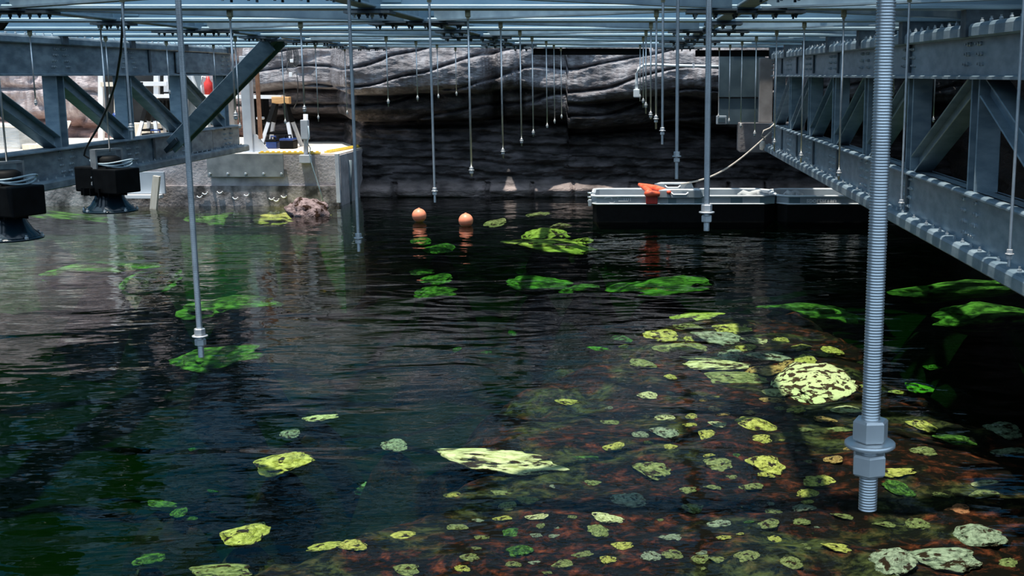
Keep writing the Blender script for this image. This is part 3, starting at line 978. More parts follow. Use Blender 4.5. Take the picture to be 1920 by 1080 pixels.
sawhorse(487, 557, 188, 276, 17.6, 'black and grey sawhorse with orange wood top on the platform by the cliff')
sawhorse(258, 306, 190, 262, 18.6, 'black and grey sawhorse with orange wood top seen through the weathered truss')
a, b = at(268, 180, 18.0), at(531, 182, 17.6)
tag(MB().bar(a, b, .12, .05).build('work_plank', M_WHITE), 'long white plank laid across the two sawhorses', 'plank')
def machine(px, py, w, h, Y, lab, red=False):
    c = at(px, py, Y)
    r = empty('power_tool', (c.x, Y, c.z - h / 2))
    part(MB().cbox((c.x, Y, c.z), (w, .3, h), .03), 'body', M_BLACK, r)
    for q in range(5):
        part(MB().box((c.x + (q - 2) * w * .16, Y - .16, c.z + h * .1), (.02, .03, h * .6)), 'cooling_fin', M_BLACK, r)
    part(MB().tube([(c.x - w * .2, Y - .1, c.z + h * .5), (c.x - w * .2, Y - .12, c.z + h * .5 + .08), (c.x + w * .2, Y - .12, c.z + h * .5 + .08), (c.x + w * .2, Y - .1, c.z + h * .5)], .015, 8), 'handle', M_BLACK, r)
    part(MB().lathe([(.05, 0), (.06, .01), (.06, .03), (.05, .04)], (c.x + w * .3, Y - .16, c.z - h * .3), 14), 'dial', M_WHITE, r)
    part(MB().box((c.x, Y, (c.z - h / 2 + PZ) / 2), (w * .4, .18, max(.04, c.z - h / 2 - PZ))), 'stand', M_BLACK, r)
    tag(r, lab, 'tool')
machine(322, 205, .34, .34, 18.2, 'dark ribbed power tool between the truss diagonals under the white plank')
machine(484, 208, .26, .40, 17.9, 'black power tool standing between the column and the sawhorse')
machine(412, 222, .2, .2, 18.0, 'small black power tool behind the slanting strut')
# toolbox and blue case under the sawhorse
def case(px, py, w, h, Y, m_, lab, cat='case', name='tool_case'):
    c = at(px, py, Y)
    r = empty(name, (c.x, Y, PZ))
    part(MB().cbox((c.x, Y, PZ + h / 2 + .005), (w, .26, h), .02), 'body', m_, r)
    part(MB().cbox((c.x, Y - .01, PZ + h + .012), (w * .96, .24, .03), .008), 'lid', M_BLACK if m_ is not M_BLACK else M_BLUE, r)
    part(MB().tube([(c.x - w * .2, Y, PZ + h + .02), (c.x - w * .2, Y, PZ + h + .07), (c.x + w * .2, Y, PZ + h + .07), (c.x + w * .2, Y, PZ + h + .02)], .012, 8), 'handle', m_, r)
    tag(r, lab, cat)
case(513, 268, .16, .11, 17.35, M_BLUE, 'blue tool case on the platform under the wood-topped sawhorse')
case(541, 266, .20, .13, 17.3, M_BLACK, 'black tool case with blue lid beside the blue case on the platform')
case(292, 255, .34, .16, 18.2, M_BLUE, 'blue tool case under the sawhorse seen through the weathered truss')
# red and white bucket, red extinguisher
c = at(370, 205, 18.2)
r = empty('bucket', (c.x, 18.2, PZ))
part(MB().lathe([(.11, PZ + .01), (.14, PZ + .34)], (c.x, 18.2, 0), 20), 'pail', M_WHITE, r)
part(MB().lathe([(.145, PZ + .34), (.145, PZ + .38)], (c.x, 18.2, 0), 20), 'rim', M_RED, r)
tag(r, 'white bucket with red rim behind the weathered truss', 'bucket')
c = at(391, 168, 18.6)
r = empty('fire_extinguisher', c)
part(MB().lathe([(.0, c.z - .16), (.06, c.z - .15), (.065, c.z + .1), (.03, c.z + .15), (.02, c.z + .2)], (c.x, 18.6, 0), 16), 'cylinder', M_RED, r)
part(MB().tube([(c.x, 18.6, c.z + .18), (c.x - .08, 18.58, c.z + .2), (c.x - .1, 18.56, c.z + .05), (c.x - .08, 18.55, c.z - .1)], .012, 6), 'hose', M_WHITE, r)
part(MB().box((c.x, 18.72, c.z - .02), (.26, .05, .7)), 'backboard', M_CONC, r)
part(MB().box((c.x, 18.72, (c.z - .37 + PZ) / 2), (.06, .05, c.z - .37 - PZ)), 'stake', M_CONC, r)
tag(r, 'red fire extinguisher with white hose on a grey board behind the truss', 'extinguisher')

# timber-framed dark opening against the rock
r = empty('stud_framework', at(260, 280, 19.2))
def fbar(x0, y0, x1, y1, wpx=8, Y=19.2, m_=M_WHITE, name='stud'):
    a, b = at(x0, y0, Y), at(x1, y1, Y)
    part(MB().bar(a, b, wpx * Y / FPX, .07, Vector((0, 1, 0))), name, m_, r)
for x_, y1_, m_ in ((190, 262, M_WHITE), (220, 222, M_TIMBER), (294, 262, M_WHITE), (313, 262, M_WHITE), (347, 262, M_WHITE)):
    fbar(x_, 112, x_, y1_, 9, 19.2, m_)
fbar(190, 158, 270, 158, 8, 19.18, M_TIMBER, 'rail'); fbar(258, 157, 314, 157, 8, 19.18, M_WHITE, 'rail')
fbar(186, 112, 350, 112, 10, 19.18, M_WHITE, 'header')
a, b = at(193, 112, 19.3), at(312, 232, 19.3)
part(MB().box(((a.x + b.x) / 2, 19.3, (a.z + b.z) / 2), (b.x - a.x, .04, a.z - b.z)), 'opening_shade', M_DARK, r)  # dark sheet stands in for the shade within the framed opening
a, b = at(314, 112, 19.3), at(425, 262, 19.3)
part(MB().box(((a.x + b.x) / 2, 19.3, (a.z + b.z) / 2), (b.x - a.x, .04, a.z - b.z)), 'grey_panel', mat('slate_panel', (0.16, 0.20, 0.23), (0.22, 0.27, 0.30), 3, .6), r)
fbar(345, 112, 372, 190, 12, 19.25, M_WHITE, 'slanting_stud')
fbar(345, 160, 378, 205, 12, 19.25, M_WHITE, 'slanting_stud')
tag(r, 'white timber stud frame with dark opening standing behind the weathered truss', 'frame')
# timber pallet stack and hoses
a, b = at(222, 222, 18.9), at(300, 230, 18.9)
tag(MB().cbox(((a.x + b.x) / 2, 18.95, PZ + .16), (b.x - a.x, .4, .3), .01).build('timber_stack', M_TIMBER), 'low pale timber block below the stud frame', 'timber')
c = at(217, 220, 18.9)
tag(MB().lathe([(.05, 0), (.06, .12), (.03, .16)], (c.x, 18.9, PZ + .31), 12).build('paint_can', M_BLUE), 'small blue can on the timber by the stud frame', 'can')
pts = [at(222, 150, 19.15), at(226, 165, 19.12), at(230, 195, 19.13), at(233, 222, 19.12)]
tag(MB().tube(pts, .02, 8).build('hose', M_ROPE), 'beige hose hanging on the stud frame', 'hose')

# wrapped block and tub
r = empty('wrapped_pallet', at(18, 285, 17.2))
a, b = at(-80, 237, 17.2), at(43, 292, 17.2)
bm = bmesh.new(); bmesh.ops.create_grid(bm, x_segments=2, y_segments=2, size=1); bm.free()
mb = MB().cbox(((a.x + b.x) / 2, 17.4, (a.z + PZ) / 2), (b.x - a.x, .5, a.z - PZ), .04)
part(mb, 'wrapping', M_CLOTH, r)
a2, b2 = at(-80, 231, 17.15), at(39, 236, 17.15)
part(MB().tube([a2, b2], .03, 10), 'rolled_edge', M_WHITE, r)
tag(r, 'grey sheet-wrapped block with a white rolled edge behind the weathered truss', 'block')
r = empty('plastic_tub', at(104, 262, 17.6))
c = at(104, 238, 17.6)
rot = Matrix.Rotation(R(28), 3, 'Y')
part(MB().cbox(c, (.20, .22, .27), .03, rot), 'tub', M_TUB, r)
part(MB().cbox(c + rot @ Vector((.11, 0, 0)), (.03, .26, .31), .012, rot), 'rim', M_WHITE, r)
part(MB().box((c.x, 17.6, (c.z - .14 + PZ) / 2), (.10, .10, c.z - .14 - PZ)), 'prop', M_CONC, r)
tag(r, 'tilted pale plastic tub behind the weathered truss', 'tub')
a, b = at(45, 283, 17.0), at(85, 283, 17.0)
tag(MB().cbox(((a.x + b.x) / 2, 17.05, PZ + .05), (b.x - a.x, .2, .08), .01).build('timber_board', M_TIMBER), 'pale timber board lying on the platform beside the wrapped block', 'board')

# cable coil on the rock
r = empty('cable_coil', at(547, 100, 18.1))
for q in range(4):
    cx_, cz_ = at(545 + q * 3, 104, 18.0).x, at(545, 106, 18.0).z
    pts = [Vector((cx_ + math.cos(t) * .055, 18.0 - q * .012, cz_ + math.sin(t) * .15)) for t in [2 * math.pi * i / 20 for i in range(21)]]
    part(MB().tube(pts, .008, 6, False), 'loop', M_CABLE, r)
pts = [at(541, 115, 18.0), at(537, 130, 18.0), at(545, 142, 17.95), at(556, 135, 17.95), at(559, 160, 18.0), at(557, 190, 18.05), at(550, 204, 18.1)]
part(MB().tube(pts, .008, 6), 'tail', M_CABLE, r)
p = at(545, 140, 17.93)
part(MB().cbox(p, (.05, .02, .07), .006), 'label_card', M_WHITE, r)
p = at(547, 114, 17.93)
part(MB().cbox(p, (.05, .02, .05), .006), 'clip', M_WHITE, r)
tag(r, 'black cable coil with white tag hung on the pale rock by the strut', 'cable')

# ------------------------------------------------------------------ far corner by the boat
a, b = at(1349, 98, 16.3), at(1432, 232, 16.3)
r = empty('steel_sheet', ((a.x + b.x) / 2, 16.3, b.z))
mz = at(1390, 183, 16.3).z
part(MB().cbox(((a.x + b.x) / 2, 16.3, (a.z + mz) / 2), (b.x - a.x, .05, a.z - mz - .01), .006), 'upper_sheet', M_PANEL, r)
part(MB().cbox(((a.x + b.x) / 2, 16.32, (b.z + mz) / 2 - .01), (b.x - a.x, .05, mz - b.z), .006), 'lower_sheet', M_PANEL, r)
tag(r, 'blue steel sheet wall in two panels in the corner above the concrete block', 'panel')
a, b = at(1388, 231, 15.95), at(1452, 286, 15.95)
tag(MB().cbox(((a.x + b.x) / 2 + .2, 16.2, (a.z + b.z) / 2 - .0), (b.x - a.x + .4, .5, a.z - b.z), .012).build('concrete_block', mat('grey_block', (0.16, 0.15, 0.155), (0.24, 0.23, 0.235), 6, .85, 0, .3, 30)), 'grey concrete bearing block under the far end of the blue-grey truss', 'block')
a, b = at(1425, 108, 16.05), at(1448, 230, 16.05)
tag(MB().cbox(((a.x + b.x) / 2, 16.12, (a.z + b.z) / 2), (b.x - a.x, .14, a.z - b.z), .01).build('bearing_pillar', mat('pillar_grey', (0.22, 0.21, 0.21), (0.32, 0.31, 0.31), 6, .8)), 'grey pillar standing on the concrete block beside the blue sheet', 'pillar')
a, b = at(1343, 217, 15.9), at(1362, 233, 15.9)
r = empty('junction_box', ((a.x + b.x) / 2, 15.9, b.z))
part(MB().cbox(((a.x + b.x) / 2, 15.9, (a.z + b.z) / 2), (b.x - a.x, .08, a.z - b.z), .008), 'case', mat('box_blue_grey', (0.30, 0.36, 0.41), (0.38, 0.44, 0.50), 5, .5), r)
part(MB().cbox(((a.x + b.x) / 2, 15.85, (a.z + b.z) / 2), ((b.x - a.x) * .7, .02, (a.z - b.z) * .6), .004), 'cover', M_PANEL, r)
part(MB().box(((a.x + b.x) / 2 + .03, 16.1, (a.z + b.z) / 2), (.04, .36, .03)), 'bracket', M_COLUMN, r)
tag(r, 'small blue-grey junction box on the rock ledge below the blue steel sheet', 'box')
# white conduit
r = empty('conduit', at(1194, 180, 16.2))
pts = [at(1358, 125, 16.4), at(1320, 124, 16.4), at(1260, 123, 16.35), at(1225, 121, 16.3), at(1208, 122, 16.3), at(1198, 128, 16.3), at(1194, 138, 16.3), at(1193.5, 155, 16.3), at(1193.5, 168, 16.3)]
part(MB().tube(pts, .020, 10), 'pipe', M_RAIL, r)
p = at(1193.5, 175, 16.3)
part(MB().cbox(p, (.085, .08, .11), .012), 'outlet_box', M_RAIL, r)
for x_ in (1240, 1300):
    part(MB().box(at(x_, 123.5, 16.4), (.03, .07, .07)), 'clip', M_COLUMN, r)
tag(r, 'white bent conduit pipe with outlet box along the cliff face', 'pipe')

# ------------------------------------------------------------------ black lamps
def lamp(px, Y, z_hook, z_rim, lab, yaw=0.0):
    x = at(px, 400, Y).x
    r = empty('pendant_lamp', (x, Y, z_rim))
    H = z_hook - z_rim
    w = .185
    yo = MB()
    yo.box((0, 0, H - .005), (.20, .05, .012))
    for s_ in (-1, 1):
        yo.box((s_ * .10, -.0, H - .115), (.012, .055, .23))
        yo.lathe([(.028, -.006), (.028, .006)], (s_ * .10, 0, H - .23), 14)
    ob = yo.build('yoke', mat('dull_bracket', (0.20, 0.21, 0.22), (0.34, 0.36, 0.37), 12, .45, .4), r)
    ob.rotation_euler = (0, 0, R(62))
    for q in ((.108, -.2), (.108, -.235)):
        b_ = bpy.data.objects.new('bolt', hexbolt); COL.objects.link(b_); b_.parent = ob
        b_.location = (-.106, 0, H + q[1] + .02); b_.rotation_euler = (0, -math.pi / 2, 0)
    MB().lathe([(.075, H - .13), (.085, H - .12), (.085, H - .06), (.06, H - .045)], n=20).build('driver_housing', M_BLACK, r)
    hs = MB()
    hs.cbox((-.06, 0, H - .195), (.24, .20, .165), .012, None)
    ob = hs.build('heat_sink', M_BLACK, r); ob.rotation_euler = (0, 0, R(-12))
    hs2 = MB().cbox((.085, -.02, H - .205), (.20, .22, .16), .008)
    ob2 = hs2.build('driver_box', M_BLACK, r); ob2.rotation_euler = (0, 0, R(-20))
    for q in range(7):
        t = R(-150 + q * 20)
        f_ = MB().box((math.cos(t) * .13, math.sin(t) * .12, H - .275), (.09, .006, .05), Matrix.Rotation(t, 3, 'Z'))
        f_.build('fin', M_BLACK, r)
    hr = H - .275
    MB().lathe([(.075, hr + .03), (.080, hr), (.095, hr * .66), (.122, hr * .36), (.150, .03), (.158, .012)], n=32, cap=False).build('shade', M_BLACKG, r)
    rim = MB().lathe([(.150, 0), (.172, .004), (.174, .012), (.158, .020), (.150, 0)], n=40, cap=False)
    rm = rim.build('rim', M_BLACKG, r)
    for q in range(8):
        t = 2 * math.pi * q / 8 + .2
        b_ = bpy.data.objects.new('bolt', hexbolt); COL.objects.link(b_); b_.parent = rm
        b_.location = (math.cos(t) * .166, math.sin(t) * .166, .012)
    MB().lathe([(.0, .022), (.150, .022)], n=32, cap=False).build('lens', mat('lamp_lens', (0.02, 0.03, 0.04), (0.03, 0.04, 0.05), 5, .1), r)
    for q in range(3):
        pts = [Vector((.035 + math.cos(t) * (.125 + .006 * q), math.sin(t) * .10, H - .105 + .012 * q + .012 * math.sin(t * 2 + q))) for t in [2 * math.pi * i / 26 for i in range(27)]]
        MB().tube(pts, .006, 6, False).build('cable_loop', M_CABLEG, r)
    tag(r, lab, 'lamp', 'black pendant lamps')
    return r, x
zh1, zr1 = at(208, 279, 7.92).z, at(208, 397, 7.92).z
L1, x1_ = lamp(208, KY[5], zh1, zr1, 'whole black pendant lamp with wide shade hanging low over the water')
L2, x2_ = lamp(14, KY[4], at(10, 303, KY[4]).z, at(10, 449, KY[4]).z, 'black pendant lamp cut off by the picture edge, nearer than its twin')
pts = [at(231, 0, 6.2), at(229, 60, 6.3), at(226, 100, 6.5), at(218, 150, 6.8), at(204, 195, 7.2), at(186, 235, 7.5), at(170, 262, 7.7), at(160, 280, 7.75), at(158, 291, 7.76), at(166, 296, 7.8)]
tag(MB().tube(pts, .007, 8).build('power_cable', M_CABLE), 'black power cable curving down from the roof to the whole black lamp', 'cable')

# ------------------------------------------------------------------ boat
def boat():
    Yn, Yf = 14.25, 15.15
    zr = at(1300, 368, Yn).z                     # rim height
    zb = at(1300, 382.5, Yn).z                   # lower edge of the pale band
    xl, xm, xr = at(1109, 370, Yn).x, at(1457, 370, Yn).x, at(1668, 370, Yn).x
    r = empty('row_boat', ((xl + xr) / 2, (Yn + Yf) / 2, 0))
    def outline(x0, x1, cl, cr, inset=0.0):
        a = inset
        return [(x0 + a, Yn + cl + a * .4), (x0 + cl + a * .4, Yn + a), (x1 - cr - a * .4, Yn + a), (x1 - a, Yn + cr + a * .4), (x1 - a, Yf - cr - a * .4), (x1 - cr - a * .4, Yf - a), (x0 + cl + a * .4, Yf - a), (x0 + a, Yf - cl - a * .4)]
    def loop(mb, ol, ops, z0, z1):
        pass
    def tub(x0, x1, cl, cr, nm):
        o, i_ = outline(x0, x1, cl, cr), outline(x0, x1, cl, cr, .035)
        n = 8
        def ringv(pts, z): return [(p[0], p[1], z) for p in pts]
        # pale upper hull: outer wall, inner wall and floor
        vv = ringv(o, zb) + ringv(o, zr) + ringv(i_, zr) + ringv(i_, .06)
        ff = []
        for L in range(3):
            ff += [(L * n + k, L * n + (k + 1) % n, (L + 1) * n + (k + 1) % n, (L + 1) * n + k) for k in range(n)]
        ff.append(tuple(3 * n + k for k in range(n)))
        hl = part(MB().add(vv, ff), nm, M_BOATIN, r)
        # black lower hull
        o2 = outline(x0, x1, cl * .9, cr * .9, .012); o3 = outline(x0, x1, cl, cr, .10)
        vv = ringv(o2, zb) + ringv(o2, .0) + ringv(o3, -.10)
        ff = []
        for L in range(2):
            ff += [(L * n + k, (L + 1) * n + k, (L + 1) * n + (k + 1) % n, L * n + (k + 1) % n) for k in range(n)]
        ff.append(tuple(2 * n + k for k in range(n)))
        part(MB().add(vv, ff), 'lower_hull', M_BLACK, r)
        # rails
        rl = [Vector((p[0], p[1], zr)) for p in o]; rl.append(rl[0])
        part(MB().tube(rl, .014, 8, False), 'rail', M_RAIL, r)
        lw = [Vector((p[0], p[1] - .004, zb)) for p in o[:4]]
        part(MB().tube(lw, .010, 6), 'rub_strip', M_RAIL, r)
        return hl
    tub(xl, xm, .06, .16, 'hull')
    tub(xm + .012, xr, .12, .10, 'hull')
    # raised carrying grips on both sides
    def grip(Y, xa, xb, out):
        z1 = zr + .075
        g = [(xa, zr - .01), (xa + .05, z1 - .01), (xa + .10, z1), (xb - .08, z1), (xb - .03, z1 - .01), (xb, zr - .01)]
        h0, h1 = xa + (xb - xa) * .30, xa + (xb - xa) * .68
        def seg(x0, x1, z0, zz1):
            return MB().cbox(((x0 + x1) / 2, Y, (z0 + zz1) / 2), (x1 - x0, .05, zz1 - z0), .01)
        part(seg(xa + .02, h0, zr - .02, z1), 'grip_panel', M_BOATIN, r)
        part(seg(h1, xb - .02, zr - .02, z1), 'grip_panel', M_BOATIN, r)
        part(seg(h0, h1, zr - .02, zr + .02), 'grip_panel', M_BOATIN, r)
        part(MB().tube([Vector((x_, Y, z_)) for x_, z_ in g], .014, 8), 'grip', M_RAIL, r)
        part(MB().tube([Vector((h0, Y - .01, z1 - .03)), Vector((h0 + .03, Y - .02, zr + .02)), Vector((h1 - .03, Y - .02, zr + .02)), Vector((h1, Y - .01, z1 - .03))], .012, 8), 'hand_hold', M_RAIL, r)
    grip(Yf, at(1224, 350, Yf).x, at(1300, 350, Yf).x, 1)
    grip(Yn, at(1232, 367, Yn).x, at(1318, 367, Yn).x, -1)
    # dark teal panels on the near side
    for xa, xb in ((1253, 1268), (1302, 1316), (1370, 1392), (1425, 1452), (1480, 1500)):
        p, q = at(xa, 370, Yn - .004), at(xb, 381, Yn - .004)
        part(MB().box(((p.x + q.x) / 2, Yn - .002, (zr + zb) / 2), (q.x - p.x, .004, (zr - zb) * .86)), 'dark_panel', M_TEALP, r)
    # bundles lying on the floor
    for xa, xb in ((1384, 1440), (1470, 1504)):
        p, q = at(xa, 362, 14.7), at(xb, 362, 14.7)
        mb = MB()
        pts = [p.lerp(q, t / 6) + Vector((0, .05 * math.sin(t * 2.1), .02 * math.sin(t * 3.3))) for t in range(7)]
        mb.tube([Vector((v.x, v.y, zr - .03 + .015 * math.sin(i * 2.2))) for i, v in enumerate(pts)], [.02, .05, .06, .05, .06, .05, .02], 10)
        part(mb, 'seat_cushion', M_CLOTH, r)
    # outboard fittings at the stern
    for dz in (0.02, .07, .12):
        part(MB().tube([(xl - .05, Yn + .12, zb + dz), (xl + .01, Yn + .12, zb + dz)], .012, 8), 'stern_fitting', M_BOLT, r)
    part(MB().cbox((xl - .02, Yn + .05, zb + .01), (.04, .1, .08), .008), 'stern_block', M_BOATIN, r)
    # lettering and jumping fish
    cu = bpy.data.curves.new('lettering', 'FONT')
    cu.body = 'sportsman'
    cu.size = .085; cu.extrude = .002; cu.offset = .0022
    cu.align_x = 'CENTER'
    t = bpy.data.objects.new('lettering', cu); COL.objects.link(t)
    t.data.materials.append(M_WHITE)
    t.parent = r
    p = at(1540, 381.5, Yn)
    t.location = Vector((p.x, Yn - .006, p.z + .012)) - Vector(r.location)
    t.rotation_euler = (R(90), 0, 0)
    bpy.context.view_layer.update()
    tm = bpy.data.meshes.new_from_object(t.evaluated_get(bpy.context.evaluated_depsgraph_get()))
    tm.name = 'lettering'
    loc_ = t.location.copy()
    bpy.data.objects.remove(t)
    t = obj('lettering', tm, r); t.location = loc_; t.rotation_euler = (R(90), 0, 0)
    fish = MB()
    for cx_, cy_, s_, bend in ((1140, 373, .05, 1), (1152, 371, .045, 1), (1147, 378, .035, -1)):
        c = at(cx_, cy_, Yn)
        top, bot = [], []
        for i in range(9):
            u = i / 8
            xx = (u - .5) * 2 * s_
            zz = bend * s_ * .5 * (1 - (2 * u - 1) ** 2)
            th = s_ * .22 * math.sin(math.pi * min(1, u * 1.15)) + (.3 * s_ if u > .95 else 0) + .002
            top.append((c.x + xx, Yn - .006, c.z + zz + th)); bot.append((c.x + xx, Yn - .006, c.z + zz - th))
        vv = top + bot
        fish.add(vv + [(a_, b_ + .004, c_) for a_, b_, c_ in vv], [(i, 9 + i, 10 + i, i + 1) for i in range(8)])
    part(fish, 'fish_logo', M_WHITE, r)
    mk = MB()
    c = at(1172, 376, Yn)
    mk.box((c.x - .02, Yn - .005, c.z - .005), (.12, .004, .012))
    for i in range(4):
        mk.box((c.x - .01 + i * .025, Yn - .005, c.z + .012), (.008, .004, .03 + .012 * (i == 3)))
    part(mk, 'maker_mark', M_WHITE, r)
    tag(r, 'low silver-grey two-section boat with black underside floating before the dark cliff', 'boat')
    return zr
zr = boat()
# orange gear lying over the rail
r = empty('orange_gear', at(1222, 366, 14.25))
Yn = 14.2
p, q = at(1211, 364, Yn), at(1233, 383, Yn)
part(MB().cbox(((p.x + q.x) / 2, Yn + .02, (p.z + q.z) / 2), (q.x - p.x, .03, p.z - q.z), .012), 'draped_flap', M_RED, r)
part(MB().tube([at(1198, 346, 14.9), at(1214, 350, 14.8), at(1230, 354, 14.6), at(1244, 358, 14.35), at(1256, 361, 14.2)], [.02, .035, .045, .04, .02], 10), 'arm', M_ORANGE, r)
part(MB().tube([at(1200, 347, 14.75), at(1210, 353, 14.6), at(1218, 360, 14.35), at(1212, 363, 14.25)], [.02, .035, .04, .03], 10), 'arm', M_ORANGE, r)
part(MB().tube([at(1210, 363, 14.2), at(1222, 363.5, 14.17), at(1236, 364, 14.2)], [.03, .04, .03], 10), 'fold', M_ORANGE, r)
tag(r, 'orange-red pronged gear draped over the near rail of the grey boat', 'gear')
# rope
pts = []
A, B = at(1277, 345, 15.1), at(1448, 245, 15.3)
for i in range(25):
    t = i / 24
    p = A.lerp(B, t); p.z -= .16 * math.sin(math.pi * t) * (1 - .25 * t)
    pts.append(p)
tag(MB().tube(pts, .012, 6).build('mooring_rope', M_ROPE), 'pale mooring rope running from the boat up to the end of the truss', 'rope')
r = empty('rope_knot', at(1430, 280, 15.2))
part(MB().tube([at(1436, 262, 15.2), at(1428, 255, 15.2), at(1432, 245, 15.2), at(1444, 240, 15.2), at(1452, 232, 15.2)], .010, 6), 'loop', M_ROPE, r)
part(MB().tube([at(1431, 264, 15.15), at(1430, 272, 15.15), at(1427, 281, 15.15)], [.02, .045, .02], 8), 'bundle', M_ROPE, r)
tag(r, 'knotted rope bundle hanging at the far end of the blue-grey truss', 'rope')

# ------------------------------------------------------------------ buoys
for (px, py, rp, Y, lb) in ((786, 404, 13.3, 14.3, 'round orange buoy floating by itself closest to the concrete platform'), (873.5, 413.5, 13.6, 13.95, 'round orange buoy, the one of the pair closer to the grey boat')):
    c = at(px, py, Y); rad = rp * Y / FPX
    r = empty('buoy', (c.x, Y, c.z))
    MB().lathe([(rad * math.sin(math.pi * i / 20) + 1e-4, -rad * math.cos(math.pi * i / 20)) for i in range(21)], n=32).build('float', M_BUOY, r)
    MB().lathe([(rad * .16, rad * .96), (rad * .18, rad * 1.04), (rad * .10, rad * 1.08)], n=12).build('lug', M_BUOY, r)
    MB().lathe([(rad * .90, -rad * .46), (rad * .925, -rad * .44), (rad * .91, -rad * .40)], n=32, cap=False).build('seam', M_ORANGE, r)
    tag(r, lb, 'buoy', 'orange buoys')

# ------------------------------------------------------------------ rocks
rock_meshes = {}
TONES = {
    'cream': ((0.36, 0.34, 0.14), (0.88, 0.82, 0.55)), 'yellow': ((0.26, 0.25, 0.04), (0.74, 0.66, 0.20)), 'olive': ((0.10, 0.12, 0.04), (0.36, 0.37, 0.17)),
    'grey': ((0.14, 0.16, 0.13), (0.44, 0.47, 0.40)), 'green': ((0.008, 0.03, 0.006), (0.15, 0.32, 0.06)), 'orange': ((0.30, 0.15, 0.05), (0.72, 0.46, 0.20)),
    'red': ((0.50, 0.16, 0.09), (0.68, 0.26, 0.16)), 'spotted': ((0.06, 0.03, 0.02), (0.76, 0.72, 0.46)), 'pink': ((0.10, 0.07, 0.07), (0.36, 0.27, 0.27)),
}
TONE_M = {}
for k, (a, b) in TONES.items():
    lo, hi = (0.46, 0.50) if k == 'spotted' else (0.34, 0.60)
    TONE_M[k] = mat('rock_' + k, a, b, 5.5 if k == 'spotted' else 4.2, 0.85, 0, 0.8, 14, (1, 1, 1), lo, hi, 0.15, 9.0)

for k, m in TONE_M.items():
    if k == 'spotted':
        continue
    n, l = nt(m)
    p = n['Principled BSDF']
    src = p.inputs['Base Color'].links[0].from_socket
    tc = n.new('ShaderNodeTexCoord')
    w1 = n.new('ShaderNodeTexNoise'); w1.inputs['Scale'].default_value = 1.9; w1.inputs['Detail'].default_value = 10; w1.inputs['Roughness'].default_value = .62
    oi = n.new('ShaderNodeObjectInfo')
    ad = n.new('ShaderNodeVectorMath'); ad.operation = 'ADD'
    l.new(tc.outputs['Object'], ad.inputs[0]); l.new(oi.outputs['Location'], ad.inputs[1])
    l.new(ad.outputs[0], w1.inputs['Vector'])
    wr = n.new('ShaderNodeValToRGB')
    wr.color_ramp.elements[0].position, wr.color_ramp.elements[1].position = (.53, .585) if k != 'green' else (.44, .60)
    l.new(w1.outputs['Fac'], wr.inputs[0])
    wm = n.new('ShaderNodeMix'); wm.data_type = 'RGBA'
    wm.inputs[7].default_value = (.030, .014, .008, 1) if k != 'green' else (.01, .03, .008, 1)
    l.new(wr.outputs[0], wm.inputs[0]); l.new(src, wm.inputs[6])
    l.new(wm.outputs[2], p.inputs['Base Color'])

def rock_mesh(shape, tone):
    if (shape, tone) in rock_meshes:
        return rock_meshes[(shape, tone)]
    bm = bmesh.new()
    bmesh.ops.create_icosphere(bm, subdivisions=4, radius=1.0)
    s = shape * 7.31
    for v in bm.verts:
        p = v.co.copy()
        k = 1 + 0.38 * noise.noise(p * 1.2 + Vector((s, 0, 0))) + 0.22 * noise.noise(p * 2.9 + Vector((0, s, 0))) + 0.10 * fbm(p.x * 6 + s, p.y * 6, p.z * 6, 3)
        # facets: cut by a few planes
        for q in range(5):
            n_ = Vector((math.sin(s + q * 2.4), math.cos(s * 1.3 + q * 1.9), math.sin(q * 1.7 + s * .7) * .9)).normalized()
            dd = p.dot(n_) * k
            if dd > .72:
                k *= (.72 + (dd - .72) * .35) / dd
        v.co = p * k
    me = bpy.data.meshes.new('rock')
    bm.to_mesh(me); bm.free()
    me.polygons.foreach_set('use_smooth', [True] * len(me.polygons))
    me.materials.append(TONE_M[tone])
    rock_meshes[(shape, tone)] = me
    return me

def hit_bed(px, py):
    d = ray(px, py)
    t = -EYE / d.z
    while True:
        p = Vector((0, 0, EYE)) + d * t
        if p.z <= bed(p.x, p.y) or p.z < -2:
            return p
        t += .02

rock_n = 0
def rock(px, py, w, h, tone, label, group=None, lift=0.0, cat='rock', name='rock', dep=None):
    global rock_n
    dep = DEPTH_AT.get((px, py), dep)
    p = hit_bed(px, py) if dep is None else onz(px, py, -dep)
    if dep is None and p.y > 15.5:
        p = onz(px, py, -.35)
    zc = (p - Vector((0, 0, EYE))).length
    sx = w * zc / FPX / 2 * 1.12
    sy = min(max(h * zc / FPX / 2 / max(.12, (EYE - p.z) / zc) * .9, sx * .35), sx * 1.6)
    sz = min(sx, sy) * (.15 if tone in ('spotted', 'cream') else .24)
    o = obj(name, rock_mesh(rock_n % 6, tone))
    o.scale = (sx, sy, sz)
    o.location = (p.x, p.y, p.z + sz * .3 + lift)
    if o.location.z + sz > -.015 and lift == 0 and dep is None:
        o.location.z = -.015 - sz
    o.rotation_euler = (random.uniform(-.12, .12), random.uniform(-.12, .12), random.uniform(-.35, .35))
    tag(o, label, cat, group)
    rock_n += 1
    return o

